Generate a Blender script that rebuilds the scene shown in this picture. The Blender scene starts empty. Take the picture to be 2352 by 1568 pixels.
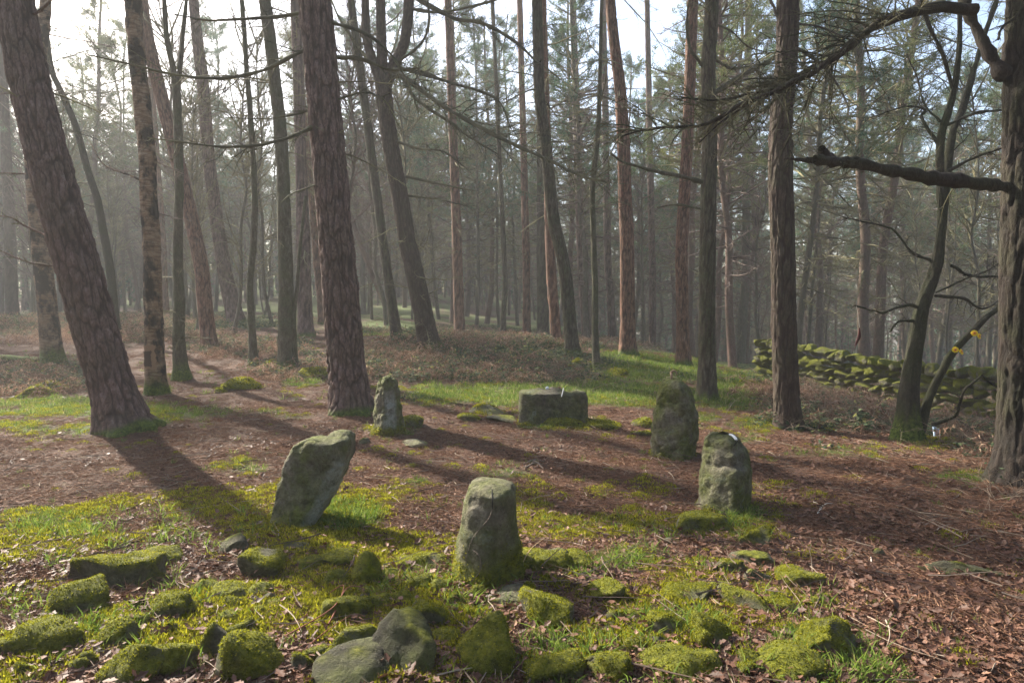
import bpy, math, random
import numpy as np
from mathutils import Vector, Matrix, Euler
R = math.radians
rng = np.random.default_rng(11)
random.seed(5)
S = bpy.context.scene
COL = S.collection

# ------------------------------------------------------------------ camera, sky, sun, exposure
PITCH = R(3.07); EYE = 1.70; FPX = 1568.0
cam = bpy.data.cameras.new("camera"); cam.lens = 24; cam.sensor_width = 36
cam.clip_start = .05; cam.clip_end = 3000
camo = bpy.data.objects.new("camera", cam); COL.objects.link(camo)
camo.location = (0, 0, EYE); camo.rotation_euler = (R(90) - PITCH, 0, 0)
S.camera = camo
SUN_AZ, SUN_EL = -47.0, 36.0
W = bpy.data.worlds.new("World"); S.world = W; W.use_nodes = True
sky = W.node_tree.nodes.new('ShaderNodeTexSky'); sky.sky_type = 'NISHITA'; sky.sun_disc = False
sky.sun_elevation = R(SUN_EL); sky.sun_rotation = R(SUN_AZ); sky.air_density = 1.0; sky.dust_density = 3.0; sky.ozone_density = 1.0
W.node_tree.links.new(sky.outputs[0], W.node_tree.nodes['Background'].inputs[0])
W.node_tree.nodes['Background'].inputs[1].default_value = 0.105
sun = bpy.data.lights.new("sun", 'SUN'); sun.energy = 5.0; sun.angle = R(1.0); sun.color = (1, .93, .80)
suno = bpy.data.objects.new("sun", sun); COL.objects.link(suno)
SD = Vector((math.sin(R(SUN_AZ)) * math.cos(R(SUN_EL)), math.cos(R(SUN_AZ)) * math.cos(R(SUN_EL)), math.sin(R(SUN_EL))))
suno.rotation_euler = SD.to_track_quat('Z', 'Y').to_euler(); suno.location = SD * 50
S.view_settings.view_transform = 'Standard'; S.view_settings.look = 'None'
S.view_settings.gamma = 1; S.view_settings.use_curve_mapping = False
S.view_settings.exposure = 1.8
S.cycles.use_denoising = True
S.cycles.max_bounces = 6; S.cycles.diffuse_bounces = 3; S.cycles.transmission_bounces = 3; S.cycles.volume_bounces = 0
S.cycles.use_adaptive_sampling = True; S.cycles.adaptive_threshold = 0.02

# ------------------------------------------------------------------ noise and terrain
NT = np.random.default_rng(3).random((64, 64, 64)).astype(np.float32) * 2 - 1
def vnoise(p):
    p = np.asarray(p, np.float64); i = np.floor(p).astype(int); f = p - i; f = f * f * (3 - 2 * f)
    a = i & 63; b = (i + 1) & 63
    x0, y0, z0 = a[..., 0], a[..., 1], a[..., 2]; x1, y1, z1 = b[..., 0], b[..., 1], b[..., 2]
    fx, fy, fz = f[..., 0], f[..., 1], f[..., 2]
    c00 = NT[x0, y0, z0] * (1 - fx) + NT[x1, y0, z0] * fx; c10 = NT[x0, y1, z0] * (1 - fx) + NT[x1, y1, z0] * fx
    c01 = NT[x0, y0, z1] * (1 - fx) + NT[x1, y0, z1] * fx; c11 = NT[x0, y1, z1] * (1 - fx) + NT[x1, y1, z1] * fx
    return (c00 * (1 - fy) + c10 * fy) * (1 - fz) + (c01 * (1 - fy) + c11 * fy) * fz
def fbm(p, o=4, g=.5):
    p = np.asarray(p, float); s = 0; a = 1; t = 0
    for k in range(o):
        s = s + a * vnoise(p * 2 ** k + 17.3 * k); t += a; a *= g
    return s / t
def v3(x, y, z=0.0): return np.stack(np.broadcast_arrays(x, y, z), -1).astype(float)
def sst(a, b, x):
    t = np.clip((x - a) / (b - a), 0, 1); return t * t * (3 - 2 * t)
def H0(x, y):
    x = np.asarray(x, float); y = np.asarray(y, float)
    h = 1.15 * sst(11, 32, y) * sst(3, -9, x)
    h = h + .62 * np.exp(-((x + .8) / 5.5) ** 2 - ((y - 19.5) / 4.5) ** 2)
    h = h - .75 * sst(4.2, 9.5, x) * sst(6, 13, y)
    h = h - 9.0 * sst(17, 110, y) * sst(0, 22, x)
    h = h + .10 * np.exp(-((x) / 4.5) ** 2 - ((y - 3.0) / 1.3) ** 2)
    h = h - .06 * np.exp(-((x - .4) / 2.6) ** 2 - ((y - 6.9) / 1.9) ** 2)
    h = h + .10 * np.exp(-((x + 5.4) / 1.2) ** 2 - ((y - 9.3) / 1.2) ** 2) + .08 * np.exp(-((x + 2.5) / 1.) ** 2 - ((y - 10.6) / 1.) ** 2)
    h = h + .5 * fbm(v3(x * .06, y * .06, 3.1), 2) * sst(14, 40, np.hypot(x, y))
    h = h + 7 * sst(55, 150, y) * sst(14, -6, x) 
    h = h - 40 * sst(180, 500, np.hypot(x, y))
    return h
def H(x, y):
    x = np.asarray(x, float); y = np.asarray(y, float)
    d = np.hypot(x, y)
    return H0(x, y) + .07 * fbm(v3(x * .7, y * .7, 1.7), 3) + .02 * fbm(v3(x * 4, y * 4, 5.7), 2) * sst(30, 10, d)
cp, sp = math.cos(PITCH), math.sin(PITCH)
def ray(u, v):
    zc = -(v - 784) / FPX; return np.array([(u - 1176) / FPX, cp + sp * zc, -sp + cp * zc])
def at(u, v, d):
    r = ray(u, v); return np.array([0, 0, EYE]) + r * (d / r[1])
def G(u, v):
    r = ray(u, v); t = 1.5; o = np.array([0, 0, EYE])
    while t < 90:
        p = o + r * t
        if p[2] < H(p[0], p[1]): break
        t += .05 if t < 20 else .2
    return o + r * t
def proj(x, y, z):
    z = z - EYE; yc = y * cp - z * sp; zc = y * sp + z * cp
    yc = np.where(yc < .2, .2, yc)
    return 1176 + FPX * x / yc, 784 - FPX * zc / yc

# ------------------------------------------------------------------ mesh helpers
def mesh_np(name, V, F, mat=None, smooth=False, attrs=None):
    """F: list of (n,3) / (n,4) index arrays"""
    me = bpy.data.meshes.new(name); V = np.asarray(V, np.float32)
    if not isinstance(F, list): F = [F]
    F = [np.asarray(f, np.int32) for f in F if len(f)]
    nl = sum(f.size for f in F); npoly = sum(len(f) for f in F)
    me.vertices.add(len(V)); me.vertices.foreach_set('co', V.ravel())
    me.loops.add(nl); me.loops.foreach_set('vertex_index', np.concatenate([f.ravel() for f in F]))
    me.polygons.add(npoly)
    tot = np.concatenate([np.full(len(f), f.shape[1], np.int32) for f in F])
    st = np.concatenate([[0], np.cumsum(tot)[:-1]]).astype(np.int32)
    me.polygons.foreach_set('loop_start', st)
    try: me.polygons.foreach_set('loop_total', tot)
    except Exception: pass
    me.polygons.foreach_set('use_smooth', np.full(npoly, smooth))
    for k, a in (attrs or {}).items():
        at_ = me.attributes.new(k, 'FLOAT', 'POINT'); at_.data.foreach_set('value', np.asarray(a, np.float32))
    me.update(calc_edges=True)
    if mat: me.materials.append(mat)
    return me
def link(name, me, parent=None, loc=None, rot=None, scale=None):
    o = bpy.data.objects.new(name, me); COL.objects.link(o)
    if parent: o.parent = parent
    if parent and name in ('dead_branch', 'foliage', 'moss', 'twig', 'limb', 'upper_trunk') and name != 'upper_trunk': o['kind'] = 'stuff'
    if loc is not None: o.location = loc
    if rot is not None: o.rotation_euler = rot
    if scale is not None: o.scale = (scale,) * 3 if np.isscalar(scale) else scale
    return o
def tag(o, label=None, cat=None, group=None, kind=None):
    if label: o['label'] = label
    if cat: o['category'] = cat
    if group: o['group'] = group
    if kind: o['kind'] = kind
    return o
class Bag:
    def __init__(s): s.V = []; s.F = {3: [], 4: []}; s.n = 0; s.A = []
    def add(s, V, F, a=0.0):
        V = np.asarray(V, float).reshape(-1, 3); F = np.asarray(F)
        s.V.append(V); s.F[F.shape[1]].append(F + s.n); s.n += len(V)
        s.A.append(np.broadcast_to(np.asarray(a, float), (len(V),)))
    def mesh(s, name, mat, smooth=False):
        return mesh_np(name, np.concatenate(s.V), [np.concatenate(f) for f in s.F.values() if f], mat, smooth, {'rnd': np.concatenate(s.A)})
def nrm(a): return a / (np.linalg.norm(a, axis=-1, keepdims=True) + 1e-9)
def tubes(P, Rr, sides=3):
    P = np.asarray(P, float); N, K, _ = P.shape; Rr = np.broadcast_to(Rr, (N, K))
    T = nrm(np.gradient(P, axis=1)); m = nrm(P[:, -1] - P[:, 0])
    ref = np.where((np.abs(m[:, 2]) > .75)[:, None], np.array([1., 0, 0]), np.array([0, 0, 1.]))[:, None]
    A = nrm(np.cross(T, ref)); B = np.cross(T, A)
    th = np.arange(sides) * 2 * np.pi / sides
    V = P[:, :, None] + Rr[:, :, None, None] * (np.cos(th)[:, None] * A[:, :, None] + np.sin(th)[:, None] * B[:, :, None])
    i = np.arange(N)[:, None, None] * K * sides + np.arange(K - 1)[None, :, None] * sides
    j = np.arange(sides)[None, None]; j2 = (j + 1) % sides
    Q = np.stack([i + j, i + j2, i + sides + j2, i + sides + j], -1).reshape(-1, 4)
    return V.reshape(-1, 3), Q
def walk(start, d, L, K, wig, lift=0.0):
    n = len(start); d = nrm(d)
    w = np.cumsum(rng.normal(0, wig, (n, K, 3)), 1)
    s = np.linspace(0, 1, K)[None, :, None]
    D = nrm(d[:, None] + w + np.array([0, 0, 1.]) * lift * s); D[:, 0] = 0
    return start[:, None] + np.cumsum(D * (L[:, None, None] / (K - 1)), 1)
def grow(P, L, m, fac, ang, K, wig, t0=.15, t1=1.0, flat=.5, lift=0.0):
    N, K0, _ = P.shape
    t = t0 + (t1 - t0) * (np.arange(m)[None] + rng.random((N, m))) / m; f = np.clip(t * (K0 - 1), 0, K0 - 1.001); i = f.astype(int); r = (f - i)[..., None]
    n = np.arange(N)[:, None]
    a = P[n, i]; b = P[n, i + 1]; pos = a * (1 - r) + b * r; T = nrm(b - a)
    q = rng.normal(0, 1, (N, m, 3)); q[..., 2] *= flat; q = nrm(q - (q * T).sum(-1, keepdims=True) * T)
    an = ang * (.7 + .6 * rng.random((N, m, 1)))
    d = np.cos(an) * T + np.sin(an) * q
    L2 = L[:, None] * fac * (1 - .55 * t) * (.45 + .75 * rng.random((N, m)))
    return walk(pos.reshape(-1, 3), d.reshape(-1, 3), L2.ravel(), K, wig, lift), L2.ravel()
def taper(r0, K, p=.8, tip=.12):
    s = np.linspace(0, 1, K); return np.asarray(r0)[:, None] * (tip + (1 - tip) * (1 - s) ** p)[None]
def spikes(bag, p, d, L, w, a):
    n = len(p); d = nrm(d); q = nrm(np.cross(d, rng.normal(0, 1, (n, 3))))
    L = np.broadcast_to(L, (n,))[:, None]; w = np.broadcast_to(w, (n,))[:, None]
    V = np.stack([p - q * w * .5, p + q * w * .5, p + d * L], 1).reshape(-1, 3)
    bag.add(V, np.arange(n * 3).reshape(-1, 3), np.repeat(np.broadcast_to(a, (n,)), 3))

# ------------------------------------------------------------------ materials
def lin(*c): return (c[0], c[1], c[2], 1)
class M:
    def __init__(s, name):
        s.m = bpy.data.materials.new(name); s.m.use_nodes = True; s.nt = s.m.node_tree; s.N = s.nt.nodes
        s.b = s.N['Principled BSDF']; s.b.inputs['Roughness'].default_value = .9; s.b.inputs['Specular IOR Level'].default_value = .25
        s.tc = s.N.new('ShaderNodeTexCoord'); s.out = s.N['Material Output']
    def l(s, a, b): s.nt.links.new(a, b)
    def noise(s, scale, det=5, rough=.6, vec=None, mp=None, dist=0):
        n = s.N.new('ShaderNodeTexNoise'); n.inputs['Scale'].default_value = scale; n.inputs['Detail'].default_value = det
        n.inputs['Roughness'].default_value = rough; n.inputs['Distortion'].default_value = dist
        src = vec or s.tc.outputs['Object']
        if mp: src = s.map(src, mp)
        s.l(src, n.inputs['Vector']); return n.outputs['Fac']
    def map(s, src, sc):
        k = s.N.new('ShaderNodeMapping'); k.inputs['Scale'].default_value = sc; s.l(src, k.inputs['Vector']); return k.outputs[0]
    def ramp(s, fac, stops):
        r = s.N.new('ShaderNodeValToRGB'); e = r.color_ramp.elements
        while len(e) < len(stops): e.new(.5)
        for k, (p, c) in enumerate(stops):
            e[k].position = p; e[k].color = c if len(c) == 4 else lin(*c)
        s.l(fac, r.inputs[0]); return r.outputs[0]
    def mix(s, f, a, b, mode='MIX'):
        k = s.N.new('ShaderNodeMix'); k.data_type = 'RGBA'; k.blend_type = mode
        for sock, v in ((k.inputs[0], f), (k.inputs[6], a), (k.inputs[7], b)):
            if isinstance(v, (float, int)): sock.default_value = v
            elif isinstance(v, tuple): sock.default_value = v if len(v) == 4 else lin(*v)
            else: s.l(v, sock)
        return k.outputs[2]
    def math(s, op, a, b=0.0, clamp=False):
        k = s.N.new('ShaderNodeMath'); k.operation = op; k.use_clamp = clamp
        for sock, v in zip(k.inputs, (a, b)):
            if isinstance(v, (float, int)): sock.default_value = v
            else: s.l(v, sock)
        return k.outputs[0]
    def attr(s, n):
        a = s.N.new('ShaderNodeAttribute'); a.attribute_name = n; return a.outputs['Fac']
    def orand(s): return s.N.new('ShaderNodeObjectInfo').outputs['Random']
    def bump(s, h, st=.5, d=.02):
        b = s.N.new('ShaderNodeBump'); b.inputs['Strength'].default_value = st; b.inputs['Distance'].default_value = d
        s.l(h, b.inputs['Height']); s.l(b.outputs[0], s.b.inputs['Normal']); s.bn = b.outputs[0]
    def col(s, c):
        if isinstance(c, tuple): s.b.inputs['Base Color'].default_value = c if len(c) == 4 else lin(*c)
        else: s.l(c, s.b.inputs['Base Color'])
        s.c = c; return s
    def leafy(s, t=.4):
        tr = s.N.new('ShaderNodeBsdfTranslucent'); mx = s.N.new('ShaderNodeMixShader'); mx.inputs[0].default_value = t
        if isinstance(s.c, tuple): tr.inputs[0].default_value = s.c if len(s.c) == 4 else lin(*s.c)
        else: s.l(s.c, tr.inputs[0])
        s.l(s.b.outputs[0], mx.inputs[1]); s.l(tr.outputs[0], mx.inputs[2]); s.l(mx.outputs[0], s.out.inputs[0]); return s
def simple(name, c, rough=.8):
    m = M(name); m.col(c); m.b.inputs['Roughness'].default_value = rough; return m.m

def bark_mat(name, c1, c2, c3, crack=(.035, .022, .018), green=(.07, .085, .035), gamt=.5, near=True):
    m = M(name)
    n1 = m.noise(2.2, 4, .6); n2 = m.noise(16, 6, .7, mp=(1, 1, .35)); n3 = m.noise(60, 4, .7, mp=(1, 1, .4))
    c = m.ramp(n2, [(.3, c1), (.52, c2), (.72, c3)])
    c = m.mix(m.math('MULTIPLY', m.ramp(n1, [(.42, (0, 0, 0)), (.62, (1, 1, 1))]), gamt), c, green)
    c = m.mix(m.ramp(n3, [(.35, (.5, .5, .5)), (.6, (0, 0, 0))]), c, crack)
    if near:
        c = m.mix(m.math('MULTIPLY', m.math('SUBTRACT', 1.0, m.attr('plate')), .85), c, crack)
        c = m.mix(m.attr('moss'), c, m.ramp(m.noise(30, 4), [(.35, (.03, .05, .008)), (.65, (.11, .15, .02))]))
    else:
        r = m.orand()
        c = m.mix(m.math('MULTIPLY', r, .45), c, (.13, .12, .085))
    m.col(c)
    m.bump(m.math('ADD', m.math('MULTIPLY', n2, .6), m.math('MULTIPLY', n3, .5)), .9, .03)
    return m.m
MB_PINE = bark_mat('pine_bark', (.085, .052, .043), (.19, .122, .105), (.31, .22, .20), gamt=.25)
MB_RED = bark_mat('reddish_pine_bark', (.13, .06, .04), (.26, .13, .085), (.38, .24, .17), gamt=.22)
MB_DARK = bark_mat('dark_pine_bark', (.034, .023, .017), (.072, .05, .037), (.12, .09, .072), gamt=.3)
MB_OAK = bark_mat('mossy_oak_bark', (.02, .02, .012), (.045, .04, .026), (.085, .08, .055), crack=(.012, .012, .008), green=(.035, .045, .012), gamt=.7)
MB_EDGE = bark_mat('shadowy_pine_bark', (.014, .010, .008), (.032, .022, .016), (.056, .041, .033), crack=(.012, .009, .007), gamt=.3)  # darkened copy of the pine bark: the edge tree's shade is in the colour
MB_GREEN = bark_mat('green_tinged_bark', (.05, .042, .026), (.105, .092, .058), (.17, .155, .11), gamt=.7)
MB_FARP = bark_mat('far_pine_bark', (.10, .055, .045), (.16, .095, .078), (.22, .15, .125), gamt=.35, near=False)
MB_FARG = bark_mat('far_grey_bark', (.06, .05, .038), (.12, .105, .08), (.19, .17, .13), gamt=.5, near=False)
def birch_mat():
    m = M('birch_bark')
    n1 = m.noise(3.2, 5, .65, mp=(1, 1, .8)); n2 = m.noise(9, 5, .7, mp=(.6, .6, 3.5)); n3 = m.noise(50, 4, .7, mp=(.5, .5, 2))
    c = m.ramp(n2, [(.3, (.10, .06, .035)), (.5, (.24, .155, .09)), (.68, (.34, .27, .19))])
    c = m.mix(m.ramp(n1, [(.44, (0, 0, 0)), (.56, (1, 1, 1))]), c, (.028, .022, .016))
    c = m.mix(m.attr('moss'), c, m.ramp(m.noise(30, 4), [(.35, (.03, .05, .008)), (.65, (.12, .16, .02))]))
    m.col(c); m.bump(m.math('ADD', n2, n3), .8, .03); return m.m
MB_BIRCH = birch_mat()
def twig_mat(name, a, b, c):
    m = M(name); m.col(m.ramp(m.noise(1.3, 3), [(.35, a), (.5, b), (.65, c)])); return m.m
MT_OLIVE = twig_mat('lichened_twigs', (.06, .05, .028), (.15, .135, .07), (.26, .24, .13))
MT_LIMB = twig_mat('mossy_limb_twigs', (.03, .03, .016), (.07, .066, .034), (.13, .12, .06))
MT_BROWN = twig_mat('bare_brown_twigs', (.06, .04, .034), (.13, .095, .08), (.21, .16, .13))
MT_DARK = twig_mat('dark_twigs', (.03, .024, .02), (.065, .055, .045), (.10, .09, .07))
def foliage_mat(name, a, b, c):
    m = M(name); m.col(m.ramp(m.attr('rnd'), [(.0, a), (.5, b), (1, c)])); m.leafy(.35); return m.m
MF_TEAL = foliage_mat('pine_needles', (.03, .075, .045), (.06, .12, .07), (.13, .20, .09))
MF_OLIVE = foliage_mat('olive_needles', (.05, .075, .03), (.10, .13, .045), (.19, .20, .07))
def stone_mat(name, tone=1.0, green=.5, lichen=.4):
    m = M(name); t = tone
    n1 = m.noise(2.6, 5, .6); n2 = m.noise(14, 6, .7); n3 = m.noise(80, 3, .7); n4 = m.noise(5.2, 6, .7, dist=.4)
    c = m.ramp(n2, [(.3, (.08 * t, .068 * t, .05 * t)), (.5, (.155 * t, .138 * t, .10 * t)), (.7, (.25 * t, .225 * t, .17 * t))])
    c = m.mix(m.math('MULTIPLY', m.ramp(n1, [(.36, (0, 0, 0)), (.56, (1, 1, 1))]), green), c, m.ramp(n2, [(.3, (.06, .072, .014)), (.7, (.20, .225, .05))]))
    c = m.mix(m.math('MULTIPLY', m.ramp(n4, [(.60, (0, 0, 0)), (.68, (1, 1, 1))]), lichen), c, (.28, .31, .24))
    c = m.mix(m.math('MULTIPLY', m.ramp(n4, [(.30, (1, 1, 1)), (.42, (0, 0, 0))]), .6), c, (.035, .035, .028))
    c = m.mix(m.math('MULTIPLY', m.attr('pale'), m.ramp(n2, [(.35, (.3, .3, .3)), (.55, (1, 1, 1))])), c, (.45, .48, .43))
    c = m.mix(m.attr('moss'), c, m.ramp(m.noise(24, 5), [(.3, (.06, .07, .006)), (.55, (.19, .20, .015)), (.8, (.32, .30, .03))]))
    m.col(c); n5 = m.noise(34, 6, .75, dist=.3); m.col(m.mix(m.math('MULTIPLY', m.ramp(n5, [(.36, (1, 1, 1)), (.50, (0, 0, 0))]), .35), c, (.045, .046, .024))); m.bump(m.math('ADD', m.math('MULTIPLY', n2, .8), m.math('MULTIPLY', n5, 1.0)), 1.0, .06); return m.m
MS_STAND = stone_mat('weathered_gritstone', 1.4, 1.0, .5)
MS_DARKS = stone_mat('dark_gritstone', .75, .6, .6)
MS_ROCK = stone_mat('cairn_stone', .95, .35, .25)
MS_WALL = stone_mat('wall_stone', 1.15, .5, .25)
MS_BOULD = stone_mat('dark_boulder', .42, .55, .2)
def moss_mat():
    m = M('moss'); m.col(m.mix(m.noise(7, 4), m.ramp(m.attr('rnd'), [(0, (.08, .09, .006)), (.4, (.26, .27, .012)), (1, (.50, .44, .03))]), m.ramp(m.attr('rnd'), [(0, (.06, .055, .01)), (1, (.26, .26, .02))])))
    m.leafy(.45); return m.m
MM = moss_mat()
def grass_mat():
    m = M('grass'); c = m.ramp(m.attr('rnd'), [(0, (.055, .09, .016)), (.5, (.13, .205, .03)), (.78, (.24, .29, .06)), (1, (.42, .34, .18))])
    m.col(c); m.leafy(.45); return m.m
MG = grass_mat()
def leaf_mat():
    m = M('dead_leaf'); c = m.ramp(m.attr('rnd'), [(0, (.05, .024, .015)), (.4, (.105, .05, .032)), (.85, (.18, .09, .058)), (1, (.28, .16, .10))])
    m.col(c); m.b.inputs['Roughness'].default_value = .6; m.leafy(.2); return m.m
ML = leaf_mat()
def attr_mat(name, stops, t=.3):
    m = M(name); m.col(m.ramp(m.attr('rnd'), stops)); m.leafy(t); return m.m
MNEED = attr_mat('fallen_needles', [(0, (.08, .038, .022)), (.5, (.165, .08, .048)), (1, (.29, .17, .105))], .1)
MBRAM = attr_mat('bramble_leaf', [(0, (.03, .055, .025)), (.5, (.07, .10, .05)), (.85, (.14, .17, .08)), (1, (.30, .28, .08))], .3)
MBRAK = attr_mat('dead_bracken', [(0, (.09, .045, .028)), (.5, (.21, .115, .075)), (1, (.42, .29, .20))], .3)
MSTEM = attr_mat('dry_stem', [(0, (.10, .07, .05)), (.5, (.20, .15, .11)), (1, (.36, .29, .22))], .1)

# ------------------------------------------------------------------ ground
GB = [(1250, 905, 330, 34, 1.2), (1180, 905, 230, 24, 1.1), (1020, 905, 110, 22, 1.1), (1500, 850, 170, 32, 1.2), (1430, 905, 150, 32, 1.1), (1700, 900, 110, 55, 1.1), (1720, 975, 90, 28, .8), (1430, 822, 80, 14, 1.1), (1620, 960, 60, 20, .7),
      (120, 935, 170, 28, .9), (350, 950, 90, 28, 1.0), (470, 955, 150, 22, .6), (60, 980, 90, 20, .8), (640, 950, 100, 20, .45), (900, 985, 60, 18, .8), (700, 880, 60, 25, .7), (1290, 975, 120, 14, .7), (230, 985, 130, 16, .5),
      (150, 1450, 220, 60, .9), (60, 1400, 90, 60, .9), (300, 1500, 160, 60, .5), (1480, 1290, 130, 40, .9), (1700, 1205, 55, 40, 1.1), (1600, 1430, 220, 60, .8), (1850, 1490, 190, 75, 1.0), (1950, 1560, 150, 40, .9), (800, 1190, 90, 38, 1.1),
      (1300, 1500, 200, 60, .6), (1900, 1400, 70, 50, .8), (1640, 1330, 210, 80, .75), (550, 1070, 60, 22, .6), (960, 1107, 28, 9, 1.2), (90, 1200, 160, 55, .75), (240, 1140, 110, 25, .5), (40, 1300, 100, 70, .5),
      (1200, 1090, 170, 26, .45), (1900, 1035, 190, 22, .5), (2200, 1095, 110, 24, .8), (2150, 1010, 60, 18, 1.0), (1000, 1260, 60, 20, .4), (760, 1270, 90, 25, .6), (1100, 1400, 160, 60, .4), (700, 1400, 150, 60, .4), (520, 1350, 160, 60, .45), (870, 1350, 110, 60, .5), (1330, 1330, 120, 40, .7), (1900, 960, 90, 22, .7), (1700, 1010, 60, 14, .6)]
GB = [(a, b, ra, rb, s * (.72 if b > 1250 else 1)) for a, b, ra, rb, s in GB]
def grassmask(x, y):
    u, v = proj(x, y, H(x, y)); g = np.zeros_like(u)
    for a, b, ra, rb, s in GB: g = np.maximum(g, s * np.exp(-((u - a) / ra) ** 2 - ((v - b) / rb) ** 2))
    n = fbm(v3(x * 1.6, y * 1.6, 2.2), 4); n2 = fbm(v3(x * .25, y * .25, 7.2), 2)
    g = g + np.where(y > 22, .62 + .7 * n2, 0) * sst(20, 26, y)
    return np.clip(sst(.25, .75, g + .45 * n), 0, 1) * (y > .3)
def build_ground():
    th = np.concatenate([np.linspace(-180, -52, 22)[:-1], np.linspace(-52, 52, 440), np.linspace(52, 180, 22)[1:]])
    rr = np.concatenate([[.02, .5, 1.2, 2], np.geomspace(2.3, 45, 300), np.geomspace(48, 600, 30)])
    T, Q = np.meshgrid(np.radians(th), rr); x = np.sin(T) * Q; y = np.cos(T) * Q
    z = H(x, y) + .012 * fbm(v3(x * 14, y * 14, 8), 3) * sst(12, 5, Q)
    nr, na = x.shape
    i = (np.arange(nr - 1)[:, None] * na + np.arange(na - 1)[None]).ravel()
    F = np.stack([i, i + 1, i + 1 + na, i + na], -1)
    g = grassmask(x.ravel(), y.ravel())
    m = M('forest_floor'); ob = m.tc.outputs['Object']
    n1 = m.noise(1.2, 5, .6); n2 = m.noise(9, 8, .75); n3 = m.noise(45, 6, .8); n4 = m.noise(130, 3, .8, mp=(1, .5, 1))
    c = m.ramp(n3, [(.3, (.045, .024, .018)), (.48, (.095, .046, .029)), (.62, (.155, .08, .053)), (.78, (.23, .13, .088))])
    c = m.mix(m.ramp(n1, [(.35, (.5, .5, .5)), (.6, (0, 0, 0))]), c, (.055, .036, .027))
    gr = m.ramp(m.math('ADD', m.math('MULTIPLY', n2, .5), m.math('MULTIPLY', n4, .5)), [(.35, (.035, .05, .012)), (.5, (.085, .115, .026)), (.65, (.15, .22, .04))])
    gf = m.math('ADD', m.attr('grass'), m.math('MULTIPLY', m.math('SUBTRACT', n2, .52), 1.3), True)
    c = m.mix(gf, c, gr); m.col(c); m.bump(m.math('ADD', n3, m.math('MULTIPLY', n4, .5)), 1.0, .035)
    o = link('ground', mesh_np('ground', v3(x, y, z).reshape(-1, 3), F, m.m, True, {'grass': g}))
    tag(o, 'uneven woodland floor of brown leaf litter with mossy grass patches', kind='structure')
build_ground()

# ------------------------------------------------------------------ stuff scatterer
def scatter(name, label, P, rot, scl, protos):
    col = bpy.data.collections.new(name + '_pieces')
    for k, me in enumerate(protos): col.objects.link(bpy.data.objects.new('%s_%02d' % (name, k), me))
    me = bpy.data.meshes.new(name); me.vertices.add(len(P)); me.vertices.foreach_set('co', np.asarray(P, np.float32).ravel())
    a = me.attributes.new('rot', 'FLOAT_VECTOR', 'POINT'); a.data.foreach_set('vector', np.asarray(rot, np.float32).ravel())
    a = me.attributes.new('scl', 'FLOAT', 'POINT'); a.data.foreach_set('value', np.asarray(scl, np.float32))
    a = me.attributes.new('pid', 'INT', 'POINT'); a.data.foreach_set('value', rng.integers(0, len(protos), len(P)).astype(np.int32))
    g = bpy.data.node_groups.new(name, 'GeometryNodeTree')
    g.interface.new_socket('Geometry', in_out='INPUT', socket_type='NodeSocketGeometry'); g.interface.new_socket('Geometry', in_out='OUTPUT', socket_type='NodeSocketGeometry')
    N = g.nodes; gi = N.new('NodeGroupInput'); go = N.new('NodeGroupOutput'); ci = N.new('GeometryNodeCollectionInfo')
    ci.inputs[0].default_value = col; ci.inputs[1].default_value = True; ci.inputs[2].default_value = True
    ip = N.new('GeometryNodeInstanceOnPoints'); ip.inputs['Pick Instance'].default_value = True
    def na(n, t):
        k = N.new('GeometryNodeInputNamedAttribute'); k.data_type = t; k.inputs[0].default_value = n; return k.outputs[0]
    g.links.new(gi.outputs[0], ip.inputs['Points']); g.links.new(ci.outputs[0], ip.inputs['Instance'])
    g.links.new(na('rot', 'FLOAT_VECTOR'), ip.inputs['Rotation']); g.links.new(na('scl', 'FLOAT'), ip.inputs['Scale']); g.links.new(na('pid', 'INT'), ip.inputs['Instance Index'])
    g.links.new(ip.outputs[0], go.inputs[0])
    o = link(name, me); md = o.modifiers.new('scatter', 'NODES'); md.node_group = g
    return tag(o, label, kind='stuff')
def sample(n, dmin, dmax, weight, power=1.6, spread=44):
    """random ground points in the wedge before the camera, density falling with distance"""
    u = rng.random(n); e = 2 - power
    r = (dmin ** e + u * (dmax ** e - dmin ** e)) ** (1 / e); t = np.radians(rng.uniform(-spread, spread, n))
    x = np.sin(t) * r; y = np.cos(t) * r; w = weight(x, y); k = rng.random(n) < w
    x, y = x[k], y[k]; e = .08
    nx = (H(x - e, y) - H(x + e, y)) / (2 * e); ny = (H(x, y - e) - H(x, y + e)) / (2 * e)
    return np.stack([x, y, H(x, y)], -1), np.stack([-ny, nx, rng.uniform(0, 6.28, len(x))], -1)
def leaf_patch(n=30, rad=.22, size=.021):
    b = Bag()
    for _ in range(n):
        p = np.array([*rng.normal(0, rad * .5, 2), abs(rng.normal(.012, .014))]); s = size * rng.choice([.45, .7, 1.0, 1.4]); cu = rng.uniform(.1, .5) * s
        L = np.array([[-1, 0, 0], [-.45, .5, .5], [-.2, .3, .3], [.15, .62, .7], [.35, .35, .3], [1, 0, .4], [.35, -.35, .3], [.15, -.62, .7], [-.2, -.3, .3], [-.45, -.5, .5], [0, 0, 0]]) * [s, s, cu]
        Rm = np.array(Euler((rng.normal(0, .35), rng.normal(0, .35), rng.uniform(0, 6.28))).to_matrix())
        b.add(L @ Rm.T + p, np.array([[10, k, (k + 1) % 10] for k in range(10)]), rng.random())
    return b.mesh('leaves', ML)
def needle_patch(n=70, rad=.2):
    b = Bag(); p = np.concatenate([rng.normal(0, rad * .5, (n, 2)), np.abs(rng.normal(.004, .006, (n, 1)))], 1)
    d = rng.normal(0, 1, (n, 3)); d[:, 2] *= .12; spikes(b, p, d, rng.uniform(.04, .09, n), .0045, rng.random(n)); return b.mesh('needles', MNEED)
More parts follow.
